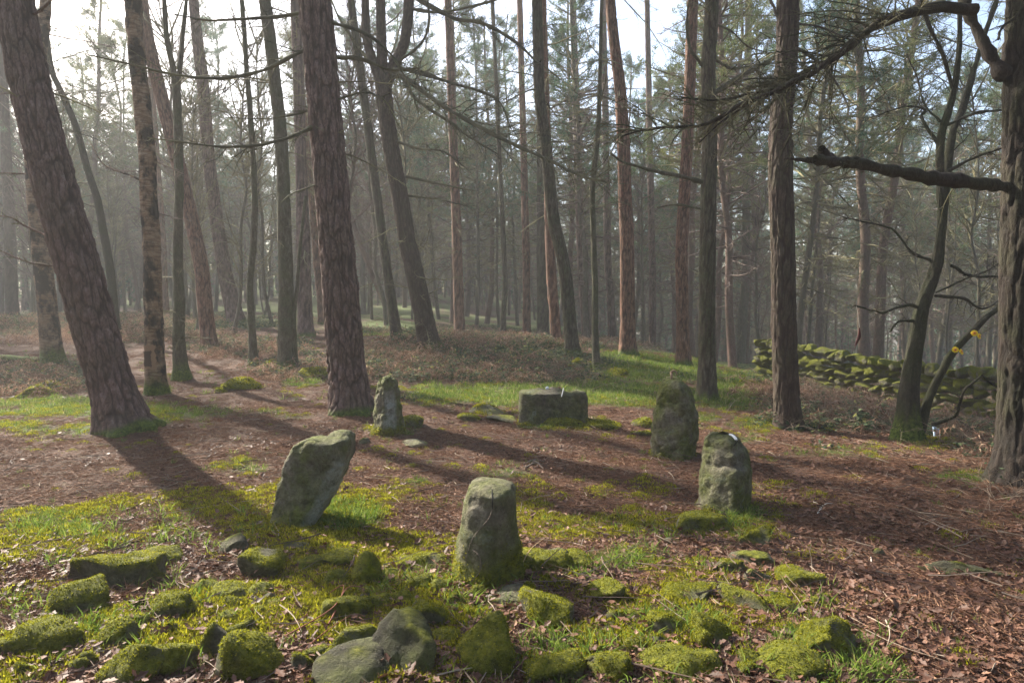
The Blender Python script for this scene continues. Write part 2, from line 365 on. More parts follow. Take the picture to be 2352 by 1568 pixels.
def grass_tuft(n=16, rad=.06, h=.09):
    b = Bag(); r = rng.random(n); th = rng.uniform(0, 6.28, n)
    p0 = np.stack([np.cos(th) * rad * r, np.sin(th) * rad * r, np.full(n, -.01)], -1)
    d = np.stack([np.cos(th) * r * .7, np.sin(th) * r * .7, np.ones(n)], -1) + rng.normal(0, .25, (n, 3)); L = h * rng.uniform(.5, 1.3, n)
    q = nrm(np.cross(nrm(d), rng.normal(0, 1, (n, 3)))) * rng.uniform(.0025, .0045, (n, 1))
    p1 = p0 + nrm(d) * L[:, None] * .55; d2 = d.copy(); d2[:, 2] *= .35; p2 = p1 + nrm(d2) * L[:, None] * .5
    V = np.stack([p0 - q, p0 + q, p1 + q * .8, p1 - q * .8, p2], 1).reshape(-1, 3); i = np.arange(n)[:, None] * 5; rr = np.repeat(np.clip(rng.beta(2, 2.4, n), 0, 1), 5)
    b.add(V, i + np.array([[0, 1, 2, 3]]), rr); b.add(V, i + np.array([[3, 2, 4]]), rr); return b.mesh('grass_tuft', MG)
def moss_patch(n=160, rad=.12, h=.018):
    b = Bag(); p = np.concatenate([rng.normal(0, rad * .5, (n, 2)), np.zeros((n, 1))], 1)
    p[:, 2] = .035 * np.exp(-(p[:, 0] ** 2 + p[:, 1] ** 2) / (rad * .6) ** 2) - .012
    d = rng.normal(0, .5, (n, 3)); d[:, 2] = 1; spikes(b, p, d, h * rng.uniform(.5, 1.3, n), .008, rng.random(n)); return b.mesh('moss_tuft', MM)
def twig_patch():
    b = Bag(); n = 3; p = np.concatenate([rng.normal(0, .25, (n, 2)), np.full((n, 1), .012)], 1); d = rng.normal(0, 1, (n, 3)); d[:, 2] *= .03
    L = rng.uniform(.1, .4, n); P = walk(p, d, L, 5, .12); P[..., 2] = .008 + .25 * np.abs(P[..., 2]); V, F = tubes(P, taper(rng.uniform(.002, .005, n), 5), 4); b.add(V, F, np.repeat(rng.random(n), 20))
    return b.mesh('twigs', MSTEM)
def bramble_clump():
    b = Bag(); n = 5; p = np.zeros((n, 3)); th = rng.uniform(0, 6.28, n); d = np.stack([np.cos(th), np.sin(th), rng.uniform(.9, 1.8, n)], -1)
    L = rng.uniform(.35, .75, n); P = walk(p, d, L, 8, .12, -1.6); V, F = tubes(P, taper(np.full(n, .0035), 8), 3); b.add(V, F, .1)
    m = 13; k = rng.integers(1, 8, (n, m)); q = P[np.arange(n)[:, None], k].reshape(-1, 3) + rng.normal(0, .035, (n * m, 3)); N_ = len(q)
    s = rng.uniform(.022, .045, N_)[:, None]; a = nrm(rng.normal(0, 1, (N_, 3)) * [1, 1, .4]); u = nrm(np.cross(a, rng.normal(0, .35, (N_, 3)) + [0, 0, 1])); w = np.cross(a, u) * s * .25
    V = np.stack([q - a * s, q + u * s * .6 + w, q + a * s, q - u * s * .6 + w], 1).reshape(-1, 3); i = np.arange(N_)[:, None] * 4; r = np.repeat(rng.random(N_) ** 1.4, 4)
    b.add(V, i + np.array([[0, 1, 2]]), r); b.add(V, i + np.array([[0, 2, 3]]), r); return b.mesh('bramble_clump', MBRAM)
def bracken_clump():
    b = Bag(); n = 4; th = rng.uniform(0, 6.28, n); d = np.stack([np.cos(th), np.sin(th), rng.uniform(.4, 1.4, n)], -1); L = rng.uniform(.4, .85, n)
    P = walk(np.zeros((n, 3)), d, L, 9, .13, -1.5); V, F = tubes(P, taper(np.full(n, .0035), 9), 3); b.add(V, F, .85)
    m = 26; t = np.linspace(2, 7.9, m); i = t.astype(int); f = (t - i)[None, :, None]; pos = P[:, i] * (1 - f) + P[:, i + 1] * f; T = nrm(P[:, i + 1] - P[:, i])
    q = rng.normal(0, 1, T.shape); q[..., 2] -= .4; dd = nrm(q) + T * .6
    spikes(b, pos.reshape(-1, 3), dd.reshape(-1, 3), rng.uniform(.04, .13, n * m), rng.uniform(.008, .02, n * m), rng.random(n * m)); return b.mesh('bracken_clump', MBRAK)
def stem_clump():
    b = Bag(); n = 9; th = rng.uniform(0, 6.28, n); d = np.stack([np.cos(th), np.sin(th), rng.uniform(.2, 2.2, n)], -1); L = rng.uniform(.35, .95, n)
    P = walk(rng.normal(0, .08, (n, 3)) * [1, 1, 0], d, L, 7, .12, -1.3); V, F = tubes(P, taper(np.full(n, .003), 7), 3); b.add(V, F, np.repeat(rng.random(n), 21))
    P2, L2 = grow(P, L, 3, .5, .7, 4, .15); V, F = tubes(P2, taper(np.full(len(P2), .0018), 4), 3); b.add(V, F, .5); return b.mesh('stem_clump', MSTEM)

RB = [(1100, 845, 230, 30, 1.0), (900, 830, 120, 45, 1.0), (1250, 850, 130, 35, 1.0), (1150, 790, 330, 22, .9), (1990, 925, 190, 60, 1.4), (2200, 950, 120, 60, 1.0), (650, 850, 130, 40, .5), (560, 800, 160, 25, .8), (90, 870, 160, 40, .8), (1500, 795, 300, 14, .8), (300, 770, 330, 24, .6), (2330, 1130, 60, 60, .5), (2290, 1010, 60, 60, .8), (250, 745, 400, 22, .8), (1200, 765, 300, 12, .8), (1050, 870, 180, 14, .8)]
def rough(x, y, seed=0.0, zs=.6):
    u, v = proj(x, y, H(x, y)); g = 0
    for a, b, ra, rb, s in RB: g = np.maximum(g, s * np.exp(-((u - a) / ra) ** 2 - ((v - b) / rb) ** 2))
    return np.clip(sst(.2, .6, g + .5 * fbm(v3(x * zs, y * zs, seed), 3)), 0, 1)
def rep(n, f, *a): return [f(*a) for _ in range(n)]
def litter_w(x, y):
    u, v = proj(x, y, H(x, y)); near = sst(1150, 1300, v)
    path = sst(1550, 1900, u) * sst(980, 1150, v); return np.clip(.06 + .42 * near + .22 * path, 0, 1) * (1 - .25 * grassmask(x, y)) * (.35 + .65 * sst(-.3, .3, fbm(v3(x * 1.1, y * 1.1, 4.4), 3)))
P, r = sample(15000, 2.1, 16, litter_w, 1.5); scatter('leaf_litter', 'curled brown dead oak leaves littering the woodland floor', P, r, rng.uniform(.7, 1.3, len(P)), rep(8, leaf_patch))
P, r = sample(19000, 2.1, 26, lambda x, y: 1 - .7 * grassmask(x, y), 1.3); scatter('pine_needles', 'fallen pine needles carpeting the brown earth', P, r, rng.uniform(.7, 1.3, len(P)), rep(6, needle_patch))
P, r = sample(80000, 2.1, 26, lambda x, y: grassmask(x, y) ** 1.4 * .9 + .015, 1.0); scatter('grass', 'short green woodland grass in soft patches', P, r, rng.uniform(.45, 1.15, len(P)) * (.7 + .5 * sst(9, 13, P[:, 1])), rep(8, grass_tuft))
P, r = sample(22000, 2.1, 20, lambda x, y: np.clip(grassmask(x, y) * 1.2 * sst(-.1, .25, fbm(v3(x * 1.3, y * 1.3, 9.1), 3)) + .02, 0, 1), 1.4); scatter('moss_carpet', 'yellow green moss cushions growing through the litter', P, r, rng.uniform(.6, 1.4, len(P)), rep(6, moss_patch))
P, r = sample(26000, 2.1, 6.5, lambda x, y: np.clip(grassmask(x, y) ** 1.3 * .8 + .18 * sst(0, .4, fbm(v3(x * 2, y * 2, 12.1), 3)) * sst(1120, 1250, proj(x, y, H(x, y))[1]) * sst(1950, 1750, proj(x, y, 0 * x)[0]), 0, 1), 1.0); scatter('grass_blades', 'longer green grass blades between the foreground stones', P, r, rng.uniform(.4, 1.25, len(P)), rep(8, grass_tuft, 11, .05, .10))
P, r = sample(22000, 2.1, 7, lambda x, y: sst(-.15, .2, fbm(v3(x * 1.7, y * 1.7, 15.1), 3)) * sst(1080, 1250, proj(x, y, H(x, y))[1]) * sst(1950, 1750, proj(x, y, 0 * x)[0]), 1.0); scatter('moss_cushions', 'low yellow moss cushions between the foreground stones', P, r, rng.uniform(.6, 1.5, len(P)), rep(6, moss_patch))
P, r = sample(2600, 2.1, 16, lambda x, y: .8 + 0 * x, 1.4); scatter('twig_litter', 'thin fallen twigs lying across the litter', P, r, rng.uniform(.5, 1.3, len(P)), rep(8, twig_patch))
P, r = sample(32000, 8, 44, lambda x, y: rough(x, y, 1.0) * .7, 1.0); r[:, :2] *= .3; scatter('brambles', 'grey green bramble leaves tangled over the low bank', P, r, rng.uniform(.5, 1.1, len(P)), rep(7, bramble_clump))
P, r = sample(30000, 8, 36, lambda x, y: np.clip(rough(x, y, 6.0, .4) - .1, 0, 1) * .7, 1.0); r[:, :2] *= .3; scatter('bracken', 'collapsed rusty brown dead bracken on the low bank', P, r, rng.uniform(.5, 1.1, len(P)), rep(7, bracken_clump))
P, r = sample(8000, 7, 30, lambda x, y: np.clip(rough(x, y, 3.0) - .1, 0, 1) * .7, 1.0); r[:, :2] *= .3; scatter('dry_stems', 'pale dry stems arching over the bracken', P, r, rng.uniform(.5, 1.1, len(P)), rep(7, stem_clump))

def wallside(x, y):
    u, v = proj(x, y, H(x, y)); g = np.exp(-((u - 2020) / 190) ** 2 - ((v - 930) / 42) ** 2) + .8 * np.exp(-((u - 2250) / 50) ** 2 - ((v - 975) / 35) ** 2); return np.clip(g + .35 * fbm(v3(x * .9, y * .9, 21), 2), 0, 1) * (g > .15) * (np.hypot(u - 2158, (v - 1000) * 1.2) > 48)
P, r = sample(30000, 8, 18, wallside, 1.0, 44); k = len(P) // 3; P, r = P[:k * 2], r[:k * 2]; r[:, :2] *= .3
scatter('wall_bracken', 'tangle of faded brown bracken in front of the dry stone wall', P[:k], r[:k], rng.uniform(.7, 1.3, k), rep(6, bracken_clump)); scatter('wall_dry_grass', 'pale dry stems and grasses in front of the dry stone wall', P[k:], r[k:], rng.uniform(.5, 1.1, len(P) - k), rep(6, stem_clump))

# ------------------------------------------------------------------ rocks
import bmesh
_ico = {}
def ico(level):
    if level not in _ico:
        bm = bmesh.new(); bmesh.ops.create_icosphere(bm, subdivisions=level, radius=1)
        _ico[level] = (np.array([v.co[:] for v in bm.verts]), np.array([[v.index for v in f.verts] for f in bm.faces])); bm.free()
    return _ico[level]
def vnormals(V, F):
    n = np.cross(V[F[:, 1]] - V[F[:, 0]], V[F[:, 2]] - V[F[:, 0]]); o = np.zeros_like(V)
    for k in range(3): np.add.at(o, F[:, k], n)
    return nrm(o)
def rock_geo(seed, dims, boxy=.5, cuts=9, rough_=.16, level=4):
    D, F = ico(level); r = np.random.default_rng(seed); k = 2 + 4 * boxy
    p = D / (np.abs(D) ** k).sum(1, keepdims=True) ** (1 / k)
    for _ in range(cuts):
        n = nrm(r.normal(0, 1, 3)); c = r.uniform(.48, .82); d = p @ n; p = p - np.maximum(0, d - c)[:, None] * n * .9
    p = p * (1 + rough_ * 1.4 * fbm(p * 1.4 + seed * 3.7, 3)[:, None] + rough_ * .35 * fbm(p * 6 + seed, 3)[:, None])
    return p * np.asarray(dims) / 2, F
def moss_spikes(V, F, w, n, L=.017, wd=.008):
    A = V[F[:, 0]]; B = V[F[:, 1]]; C = V[F[:, 2]]; cr = np.cross(B - A, C - A); ar = np.linalg.norm(cr, axis=1) * w[F].mean(1) ** 1.5
    if ar.sum() <= 0: return None
    k = rng.choice(len(F), n, p=ar / ar.sum()); a = rng.random((n, 2)); a = np.where(a.sum(1, keepdims=True) > 1, 1 - a, a)
    p = A[k] + (B - A)[k] * a[:, :1] + (C - A)[k] * a[:, 1:]; nn = nrm(cr[k])
    b = Bag(); rr = np.clip(.5 + .6 * fbm(p * 9, 3) + rng.normal(0, .2, n), 0, 1)
    spikes(b, p - nn * .004, nn + rng.normal(0, .55, (n, 3)), L * rng.uniform(.5, 1.3, n), wd, rr); return b.mesh('moss', MM)
def make_rock(seed, u, v, w, h, moss, label, boxy=.4, yaw=0.0, tilt=(0, 0), mat=None, dep=.9, hs=.72, bias=(0, 0), name='mossy_stone', cat='stone'):
    g = G(u, v + h * .18); d = math.hypot(g[1], g[2] - EYE); W_ = w * d / FPX * 1.16; Hh = max(h * d / FPX * hs, .05)
    dims = (W_, W_ * dep, Hh * 1.9); V, F = rock_geo(seed, dims, boxy, level=4 if w > 70 and v > 1150 else 3); Rm = np.array(Euler((tilt[0], tilt[1], yaw)).to_matrix()); V = V @ Rm.T
    n = vnormals(V, F); cover = n[:, 2] * .9 + bias[0] * n[:, 0] + bias[1] * n[:, 1] + 1.3 * fbm(V * 6 + seed, 3) - .1
    mo = sst(.85 - 1.45 * moss, 1.25 - 1.45 * moss, cover)
    V = V + n * (mo * .012)[:, None]
    o = link(name, mesh_np(name, V, F, mat or MS_ROCK, True, {'moss': mo}), loc=(g[0], g[1], H(g[0], g[1]) + Hh * .08))
    tag(o, label, cat, 'loose stones around the stone circle')
    if moss > .2:
        vis = V[:, 2] > -Hh * .35; area = W_ * W_ * dep * 1.2 + 2 * W_ * Hh
        me = moss_spikes(V, F, mo * vis, int(np.clip(11000 * area * min(1, 18 / d ** 2), 250, 3800)), 0.012 * max(1, d / 5), .0085 * max(1, d / 4.5))
        if me: link('moss', me, o)
    return o
RK = [ # u, v centre, w, h, moss, label, extra
 (275, 1318, 170, 100, .55, 'long mossy boulder sloping up to the right at the left of the foreground', dict(yaw=.5, boxy=.3, dep=.6)),
 (190, 1388, 125, 95, .75, 'dark moss-smothered boulder below the long sloping one', dict(boxy=.2)),
 (384, 1282, 76, 46, .75, 'bright green mossy stone behind the long sloping boulder', {}),
 (528, 1261, 64, 44, .12, 'bare grey stone at the edge of the brown litter left of the leaning stone', {}),
 (602, 1312, 92, 66, .4, 'rounded stone, pale bare top and bright moss on its right end', dict(bias=(.8, 0))),
 (472, 1357, 56, 42, .6, 'small dull mossy stone between the grey and the yellowish ones', {}),
 (390, 1405, 74, 54, .65, 'yellow mossed stone in the grass at lower left', {}),
 (124, 1477, 120, 66, .75, 'wide mossy hummock stone near the left edge', dict(boxy=.2)),
 (276, 1471, 68, 58, .75, 'egg-shaped moss-covered stone right of the wide hummock', dict(boxy=.1)),
 (25, 1503, 66, 56, .75, 'mossy stone cut by the left edge of the photo', {}),
 (304, 1543, 158, 92, .55, 'big dark domed boulder with moss at the bottom left edge', dict(boxy=.2)),
 (402, 1531, 94, 68, .6, 'knobbly mossy stone right of the big dark dome', {}),
 (506, 1492, 64, 84, .6, 'upright stone with moss on its left flank near the bottom', dict(bias=(-.8, 0), hs=.9)),
 (576, 1532, 112, 112, .8, 'peaked triangular stone furred with moss at the bottom edge', dict(boxy=.0, hs=.9, yaw=.8)),
 (688, 1527, 46, 42, .6, 'small mossy stone right of the peaked one', {}),
 (714, 1297, 66, 36, .7, 'low green stone left of the round moss ball', {}),
 (790, 1288, 84, 28, .65, 'flat green stone behind the round moss ball', {}),
 (682, 1260, 58, 26, .3, 'dark-sided flat slab in the grass below the leaning stone', dict(boxy=.8)),
 (765, 1340, 52, 44, .65, 'yellowish mossy stone left of the round moss ball', {}),
 (797, 1408, 84, 56, .85, 'bright moss cushion stone beside rusty bracken stalks', {}),
 (838, 1325, 64, 62, .95, 'round ball of dark golden moss left of the nearest standing stone', dict(boxy=0, dep=1.0, hs=.95)),
 (530, 1368, 80, 30, .55, 'sunken mossy stone with leaves on it at left of centre', {}),
 (977, 1293, 126, 38, .55, 'flat moss-topped slab left of the nearest standing stone', dict(boxy=.7, hs=.6)),
 (1011, 1349, 40, 46, .85, 'narrow bright moss stone at the foot of the nearest standing stone', {}),
 (1262, 1290, 130, 56, .45, 'low grey and green stone right of the nearest standing stone', dict(boxy=.5, hs=.6)),
 (1330, 1300, 80, 36, .55, 'low mossy stone with a bracken spray right of the nearest standing stone', {}),
 (1393, 1365, 88, 58, .7, 'mossy loaf-shaped stone with one leaf on top', dict(boxy=.5)),
 (1165, 1378, 110, 50, .4, 'tilted thin slab over a dark hollow full of leaves', dict(boxy=.8, tilt=(0, -.25), hs=.6)),
 (1262, 1415, 124, 96, .4, 'large block with bare flat top and moss down its left face', dict(boxy=.9, yaw=-.3, bias=(-.9, -.2), hs=.7)),
 (985, 1422, 72, 46, .35, 'small humped brownish stone in the sunlit leaves', {}),
 (895, 1462, 96, 64, .25, 'olive stone with smooth rounded face behind the dark boulder', dict(boxy=.5)),
 (945, 1512, 128, 130, .15, 'tall dark bare boulder at the bottom centre left', dict(boxy=.5, hs=.8, yaw=.5, mat=MS_BOULD)),
 (800, 1502, 98, 72, .55, 'moss-spotted stone behind the smooth grey boulder', dict(boxy=.4)),
 (826, 1550, 170, 66, .05, 'smooth long grey boulder cut by the bottom edge', dict(boxy=.3, yaw=.2, mat=MS_BOULD)),
 (1010, 1474, 62, 34, .5, 'low pale mossy stone right of the tall dark boulder', {}),
 (1106, 1508, 124, 98, .95, 'large dome of bright shaggy moss at the bottom centre', dict(boxy=.1, hs=.9)),
 (1272, 1535, 100, 62, .8, 'mossy stone at the bottom edge under the large block', {}),
 (1410, 1542, 112, 52, .75, 'wide golden mossy stone at the bottom right of centre', {}),
 (1567, 1365, 120, 54, .45, 'flat stone, moss on the left and dark bare right end', dict(boxy=.5, bias=(-.5, 0), hs=.6)),
 (1541, 1457, 78, 46, .6, 'square-edged mossy stone beside a dark gap', dict(boxy=.8)),
 (1455, 1492, 50, 40, .5, 'slanted mossy stone hiding a dark hole', dict(tilt=(0, .3))),
 (1560, 1540, 130, 64, .65, 'broad mossy stone with brown leaves on its back at the bottom edge', {}),
 (1600, 1208, 112, 44, .6, 'low mossy stone in front of the layered standing stone', dict(hs=.7)),
 (1735, 1243, 80, 52, .35, 'dark peaked stone trailing moss to its right beside the path', dict(yaw=-.4)),
 (1525, 1249, 36, 18, .1, 'tiny grey stone flush with the grass', {}),
 (1725, 1290, 80, 32, .1, 'smooth bare grey back of a buried stone near the path', dict(boxy=.2)),
 (1677, 1303, 80, 34, .3, 'grey humped stone left of the smooth buried one', {}),
 (1733, 1333, 56, 34, .08, 'dark bare stone in long grass near the path', {}),
 (1853, 1340, 92, 46, .45, 'moss-patched stone nearest the brown path', dict(bias=(-.4, 0))),
 (1712, 1382, 60, 110, .4, 'long ridge-like stone lying diagonally through the grass', dict(yaw=.35, boxy=.3, dep=2.2, hs=.35)),
 (1787, 1402, 84, 32, .35, 'low brown-backed stone right of the diagonal ridge', {}),
 (1628, 1465, 90, 84, .65, 'big stone with bright moss on its left face and bare right top', dict(boxy=.6, bias=(-.8, -.1))),
 (1809, 1535, 128, 56, .6, 'mossy stone with a curled leaf on it at the bottom right', {}),
 (1905, 1478, 118, 96, .6, 'grass-draped mossy boulder at the end of the stone arc', dict(boxy=.2)),
 (2205, 1321, 180, 30, .08, 'long low dark stone lying in the brown path', dict(boxy=.1, dep=.3, yaw=-.15, mat=MS_DARKS, hs=1.0)),
 (2017, 1275, 22, 13, .0, 'small loose grey stone on the brown path', {}),
 (1290, 970, 96, 22, .85, 'flat mossy stone in front of the broad slab', dict(boxy=.3, dep=.6)),
 (1375, 976, 90, 20, .85, 'mossy stone tapering away at the right foot of the broad slab', dict(boxy=.2, dep=.6)),
 (1478, 972, 44, 24, .6, 'squat dark stone just left of the tall standing stone', {}),
 (1475, 996, 56, 12, .35, 'flat stone sunk in the ground left of the tall standing stone', {}),
 (1125, 945, 90, 30, .35, 'fallen flat slab lying left of the broad slab stone', dict(boxy=.8, tilt=(0, .25), mat=MS_DARKS, hs=.6)),
 (1150, 962, 60, 16, .2, 'thin flat stone leaning against the fallen slab', dict(boxy=.8, tilt=(0, .15))),
 (1082, 962, 52, 18, .85, 'small green moss cushion stone by the fallen slab', {}),
 (953, 1016, 64, 22, .15, 'bluish flat stone flush with the ground near the pointed stone', dict(hs=.5)),
 (836, 1016, 30, 16, .2, 'little angular stone beside the pointed standing stone', {}),
 (950, 972, 56, 24, .7, 'mossy hummock right of the pointed standing stone', {}),
 (560, 886, 92, 30, .9, 'moss-topped boulder in the open left of the big pine', dict(boxy=.6)),
 (508, 899, 32, 10, .6, 'small mossy stone at the left end of the open boulder', {}),
 (128, 888, 66, 32, .9, 'moss-covered stone left of the leaning pine', {}),
 (82, 903, 84, 30, .8, 'lower mossy stone at the far left among brambles', {}),
 (1325, 838, 46, 26, .35, 'dark block stone at the foot of the leaning middle pine', dict(boxy=.9, mat=MS_DARKS)),
 (1357, 840, 24, 20, .3, 'small dark block against the thin front trunk', dict(boxy=.9, mat=MS_DARKS)),
 (1422, 857, 56, 18, .85, 'low mossy ledge stone in the bright grass', dict(boxy=.5)),
 (1718, 882, 42, 18, .95, 'bright moss dome in the grass before the wall end', {}),
 (1764, 893, 40, 18, .95, 'bright moss dome touching the tall dark trunk', {}),
 (728, 862, 60, 34, .6, 'mossy mound stone left of the big pine among brambles', {}),
 (632, 840, 56, 34, .95, 'glowing moss mound at the foot of the dark birch', {}),
 (1155, 778, 24, 12, .95, 'distant yellow-green moss dome on top of the bank', {}),
 (1640, 876, 26, 12, .3, 'small dark stone between two pines near the wall end', {}),
]
for k, (u, v, w, h, mo, lab, ex) in enumerate(RK): make_rock(k + 1, u, v, w, h, mo, lab, **ex)

kk = 0
while kk < 34:
    u, v = rng.uniform(40, 1890), rng.uniform(1275, 1555)
    if v < 1300 + .10 * max(0, u - 1200) or any(abs(u - q[0]) < q[2] * .55 and abs(v - q[1]) < q[3] * .7 for q in RK) or abs(u - 1125) < 85 and v < 1350: continue
    kk += 1; w = rng.uniform(26, 60); make_rock(300 + kk, u, v, w, w * rng.uniform(.4, .6), rng.choice([.3, .6, .8]), 'small low stone half sunk in moss among the larger foreground stones', hs=.7)
# ------------------------------------------------------------------ standing stones
def standing(name, label, base_v, lv, thick, seed, mat, mossh=.25, n=3.2, ridge=None, lean=0.0, ledges=(), notch=None, rough_=.02, front_cut=None, pale=None):
    """lv: rows (v, u_left, u_right) from top to base; ridge: rows (v, fraction)"""
    um = (lv[-1][1] + lv[-1][2]) / 2; g = G(um, base_v); d = g[1] + thick * .45
    lv = sorted(lv, key=lambda r: r[0]); Z = []; XL = []; XR = []
    for v, a, b in lv:
        pl = at(a, v, d); pr = at(b, v, d); Z.append((pl[2] + pr[2]) / 2); XL.append(pl[0]); XR.append(pr[0])
    Z = np.array(Z[::-1]); XL = np.array(XL[::-1]); XR = np.array(XR[::-1]); zb = Z[0]; zt = Z[-1]
    A, Mr = 108, 90; t = np.linspace(-.25 / (zt - zb), 1, Mr); t = 1 - (1 - (t + .25 / (zt - zb)) / (1 + .25 / (zt - zb))) ** 1.5 * (1 + .25 / (zt - zb)); z = zb + (zt - zb) * t
    l = np.interp(z, Z, XL); r = np.interp(z, Z, XR)
    cap = np.clip((zt - z) / (.10 * (zt - zb)), 0, 1); rd = np.sqrt(1 - (1 - cap) ** 2) * .8 + .2; shr = (1 - .35 * (1 - cap) ** 3)
    th = np.linspace(0, 2 * np.pi, A, endpoint=False); cx = np.sign(np.cos(th)) * np.abs(np.cos(th)) ** (2 / n); cy = np.sign(np.sin(th)) * np.abs(np.sin(th)) ** (2 / n)
    X = (l + r)[:, None] / 2 + (r - l)[:, None] / 2 * cx[None] * shr[:, None]
    Y = thick / 2 * (1 - .25 * t[:, None]) * cy[None] * rd[:, None] + lean * (z - zb)[:, None]
    if ridge:
        fr = np.interp(-z, [-(at(um, v, d)[2]) for v, f in ridge], [f for v, f in ridge])[:, None]; xf = (cx[None] + 1) / 2
        tri = 1 - np.abs(xf - fr) / np.maximum(fr, 1 - fr); front = np.clip(-cy[None] * 1.5, 0, 1)
        Y = Y + front * thick * .42 * (.22 - tri) * (rd ** 1.5)[:, None]
    Zz = np.repeat(z[:, None], A, 1)
    for lz, amt in ledges:
        lz = lz + .05 * fbm(np.stack([X * 5, Y * 5, 0 * X + lz * 9], -1), 3)
        Y = Y + (cy[None] < 0) * amt * sst(lz - .03, lz + .005, Zz) * (np.abs(cy[None]))
        X = X - (X - ((l + r) / 2)[:, None]) * .05 * np.exp(-((Zz - lz) / .012) ** 2)
    V = np.stack([X, Y + d, Zz], -1).reshape(-1, 3)
    V = np.concatenate([V, [[(l[-1] + r[-1]) / 2, d + lean * (zt - zb), zt + .012]]])
    i = (np.arange(Mr - 1)[:, None] * A + np.arange(A)[None]).ravel(); j = (np.arange(Mr - 1)[:, None] * A + (np.arange(A)[None] + 1) % A).ravel()
    F = np.concatenate([np.stack([i, j, j + A], -1), np.stack([i, j + A, i + A], -1), np.stack([(Mr - 1) * A + np.arange(A), (Mr - 1) * A + (np.arange(A) + 1) % A, np.full(A, Mr * A)], -1)])
    if notch:
        for nu, nw, nd in notch:
            nx = at(nu, lv[0][0], d)[0]; ww = nw * d / FPX; V[:, 2] -= nd * np.exp(-((V[:, 0] - nx) / ww) ** 2) * sst(zb + (zt - zb) * .3, zt, V[:, 2])
    N_ = vnormals(V, F); c0 = np.array([um * 0 + (l[0] + r[0]) / 2, d, zb])
    V = V + N_ * (rough_ * 1.5 * fbm(V * 3.1 + seed, 3) - rough_ * (1.0 if rough_ > .025 else .25) * (np.abs(fbm(V * 4.3 + seed * 2, 3)) < .06) * (1 - np.abs(fbm(V * 4.3 + seed * 2, 3)) / .06) + rough_ * 1.1 * fbm(V * 11 + seed, 4))[:, None]
    hgt = V[:, 2] - zb; mo = sst(mossh + .05, mossh - .10, hgt + .16 * fbm(V * 5 + seed, 3)) if mossh > 0 else np.zeros(len(V))
    V = V + N_ * (mo * .02)[:, None]
    pl = np.zeros(len(V))
    if pale: xf = (V[:, 0] - np.interp(V[:, 2], z, l)) / (np.interp(V[:, 2], z, r) - np.interp(V[:, 2], z, l)); pl = pale[2] * sst(pale[0] - .06, pale[0] + .06, xf + .12 * fbm(V * 6, 3)) * sst(pale[1] + .06, pale[1] - .06, xf) * sst(zb + (zt - zb) * .9, zb + (zt - zb) * .6, V[:, 2]) * (V[:, 1] < d + .05)
    V = V - c0
    o = link(name, mesh_np(name, V, F, mat, True, {'moss': mo, 'pale': pl}), loc=c0); tag(o, label, 'standing stone', 'stones of the small stone circle')
    if mossh > 0:
        me = moss_spikes(V, F, mo * (V[:, 2] > -.03), int(2600 * min(1, 6 / d) ** 1.2), .02 * max(1, d / 6), .0085 * max(1, d / 5)); link('moss', me, o)
    return o, d
S1, d1 = standing('standing_stone', 'nearest standing stone, sunlit left face, shaggy moss round its foot', 1345,
    [(1099, 1092, 1160), (1103, 1084, 1170), (1110, 1080, 1179), (1125, 1076, 1184), (1150, 1068, 1186), (1200, 1060, 1187), (1250, 1052, 1190), (1300, 1051, 1196), (1345, 1058, 1200)], .34, 3, MS_STAND, .28, n=5, ridge=[(1100, .60), (1180, .58), (1250, .5), (1345, .42)], rough_=.015)
S2, d2 = standing('standing_stone', 'broad stone leaning to the right with a pale underside, left of centre', 1212,
    [(992, 768, 800), (997, 758, 806), (1004, 742, 808), (1009, 690, 808), (1020, 678, 808), (1050, 662, 804), (1080, 650, 797), (1110, 643, 785), (1140, 636, 766), (1170, 630, 745), (1200, 624, 722), (1216, 618, 704)], .28, 9, MS_STAND, .06, n=7, ridge=[(992, .75), (1216, .8)], rough_=.024, pale=(.76, 1.2, .8), notch=[(748, 14, .012)])
S3, d3 = standing('standing_stone', 'slim pointed stone standing beside the big pine trunk', 1000,
    [(864, 884, 900), (869, 875, 906), (880, 868, 912), (905, 862, 917), (930, 861, 921), (960, 859, 923), (985, 856, 926), (1002, 855, 928)], .34, 14, MS_STAND, .17, n=3, ridge=[(864, .45), (1002, .5)], rough_=.03, pale=(.5, .85, .7))
S4, d4 = standing('standing_stone', 'broad low dark slab with a stepped crack, offerings laid on top', 974,
    [(892, 1206, 1300), (895, 1196, 1325), (901, 1193, 1343), (915, 1192, 1349), (940, 1191, 1348), (960, 1189, 1347), (976, 1187, 1346)], .42, 21, MS_DARKS, .07, n=6, ridge=[(892, .3), (976, .35)], rough_=.022, notch=[(1258, 9, .03), (1305, 14, .04)])
S5, d5 = standing('standing_stone', 'tallest standing stone, grey green with ridged front, at right of the circle', 1054,
    [(867, 1530, 1560), (873, 1522, 1570), (885, 1517, 1578), (900, 1513, 1586), (915, 1510, 1593), (940, 1506, 1597), (970, 1502, 1599), (1000, 1497, 1599), (1040, 1493, 1597), (1056, 1498, 1592)], .42, 31, MS_STAND, .07, n=3, ridge=[(867, .5), (950, .62), (1056, .55)], rough_=.026)
S6, d6 = standing('standing_stone', 'layered round-topped stone with cracked ledges nearest the path', 1180,
    [(995, 1640, 1682), (999, 1632, 1693), (1008, 1626, 1700), (1030, 1618, 1711), (1060, 1613, 1718), (1090, 1610, 1721), (1130, 1606, 1722), (1160, 1603, 1722), (1184, 1600, 1722)], .40, 41, MS_STAND, .14, n=2.8, ridge=[(995, .5), (1184, .5)], rough_=.022, ledges=[(.60, .035), (.49, .05), (.35, .05)])

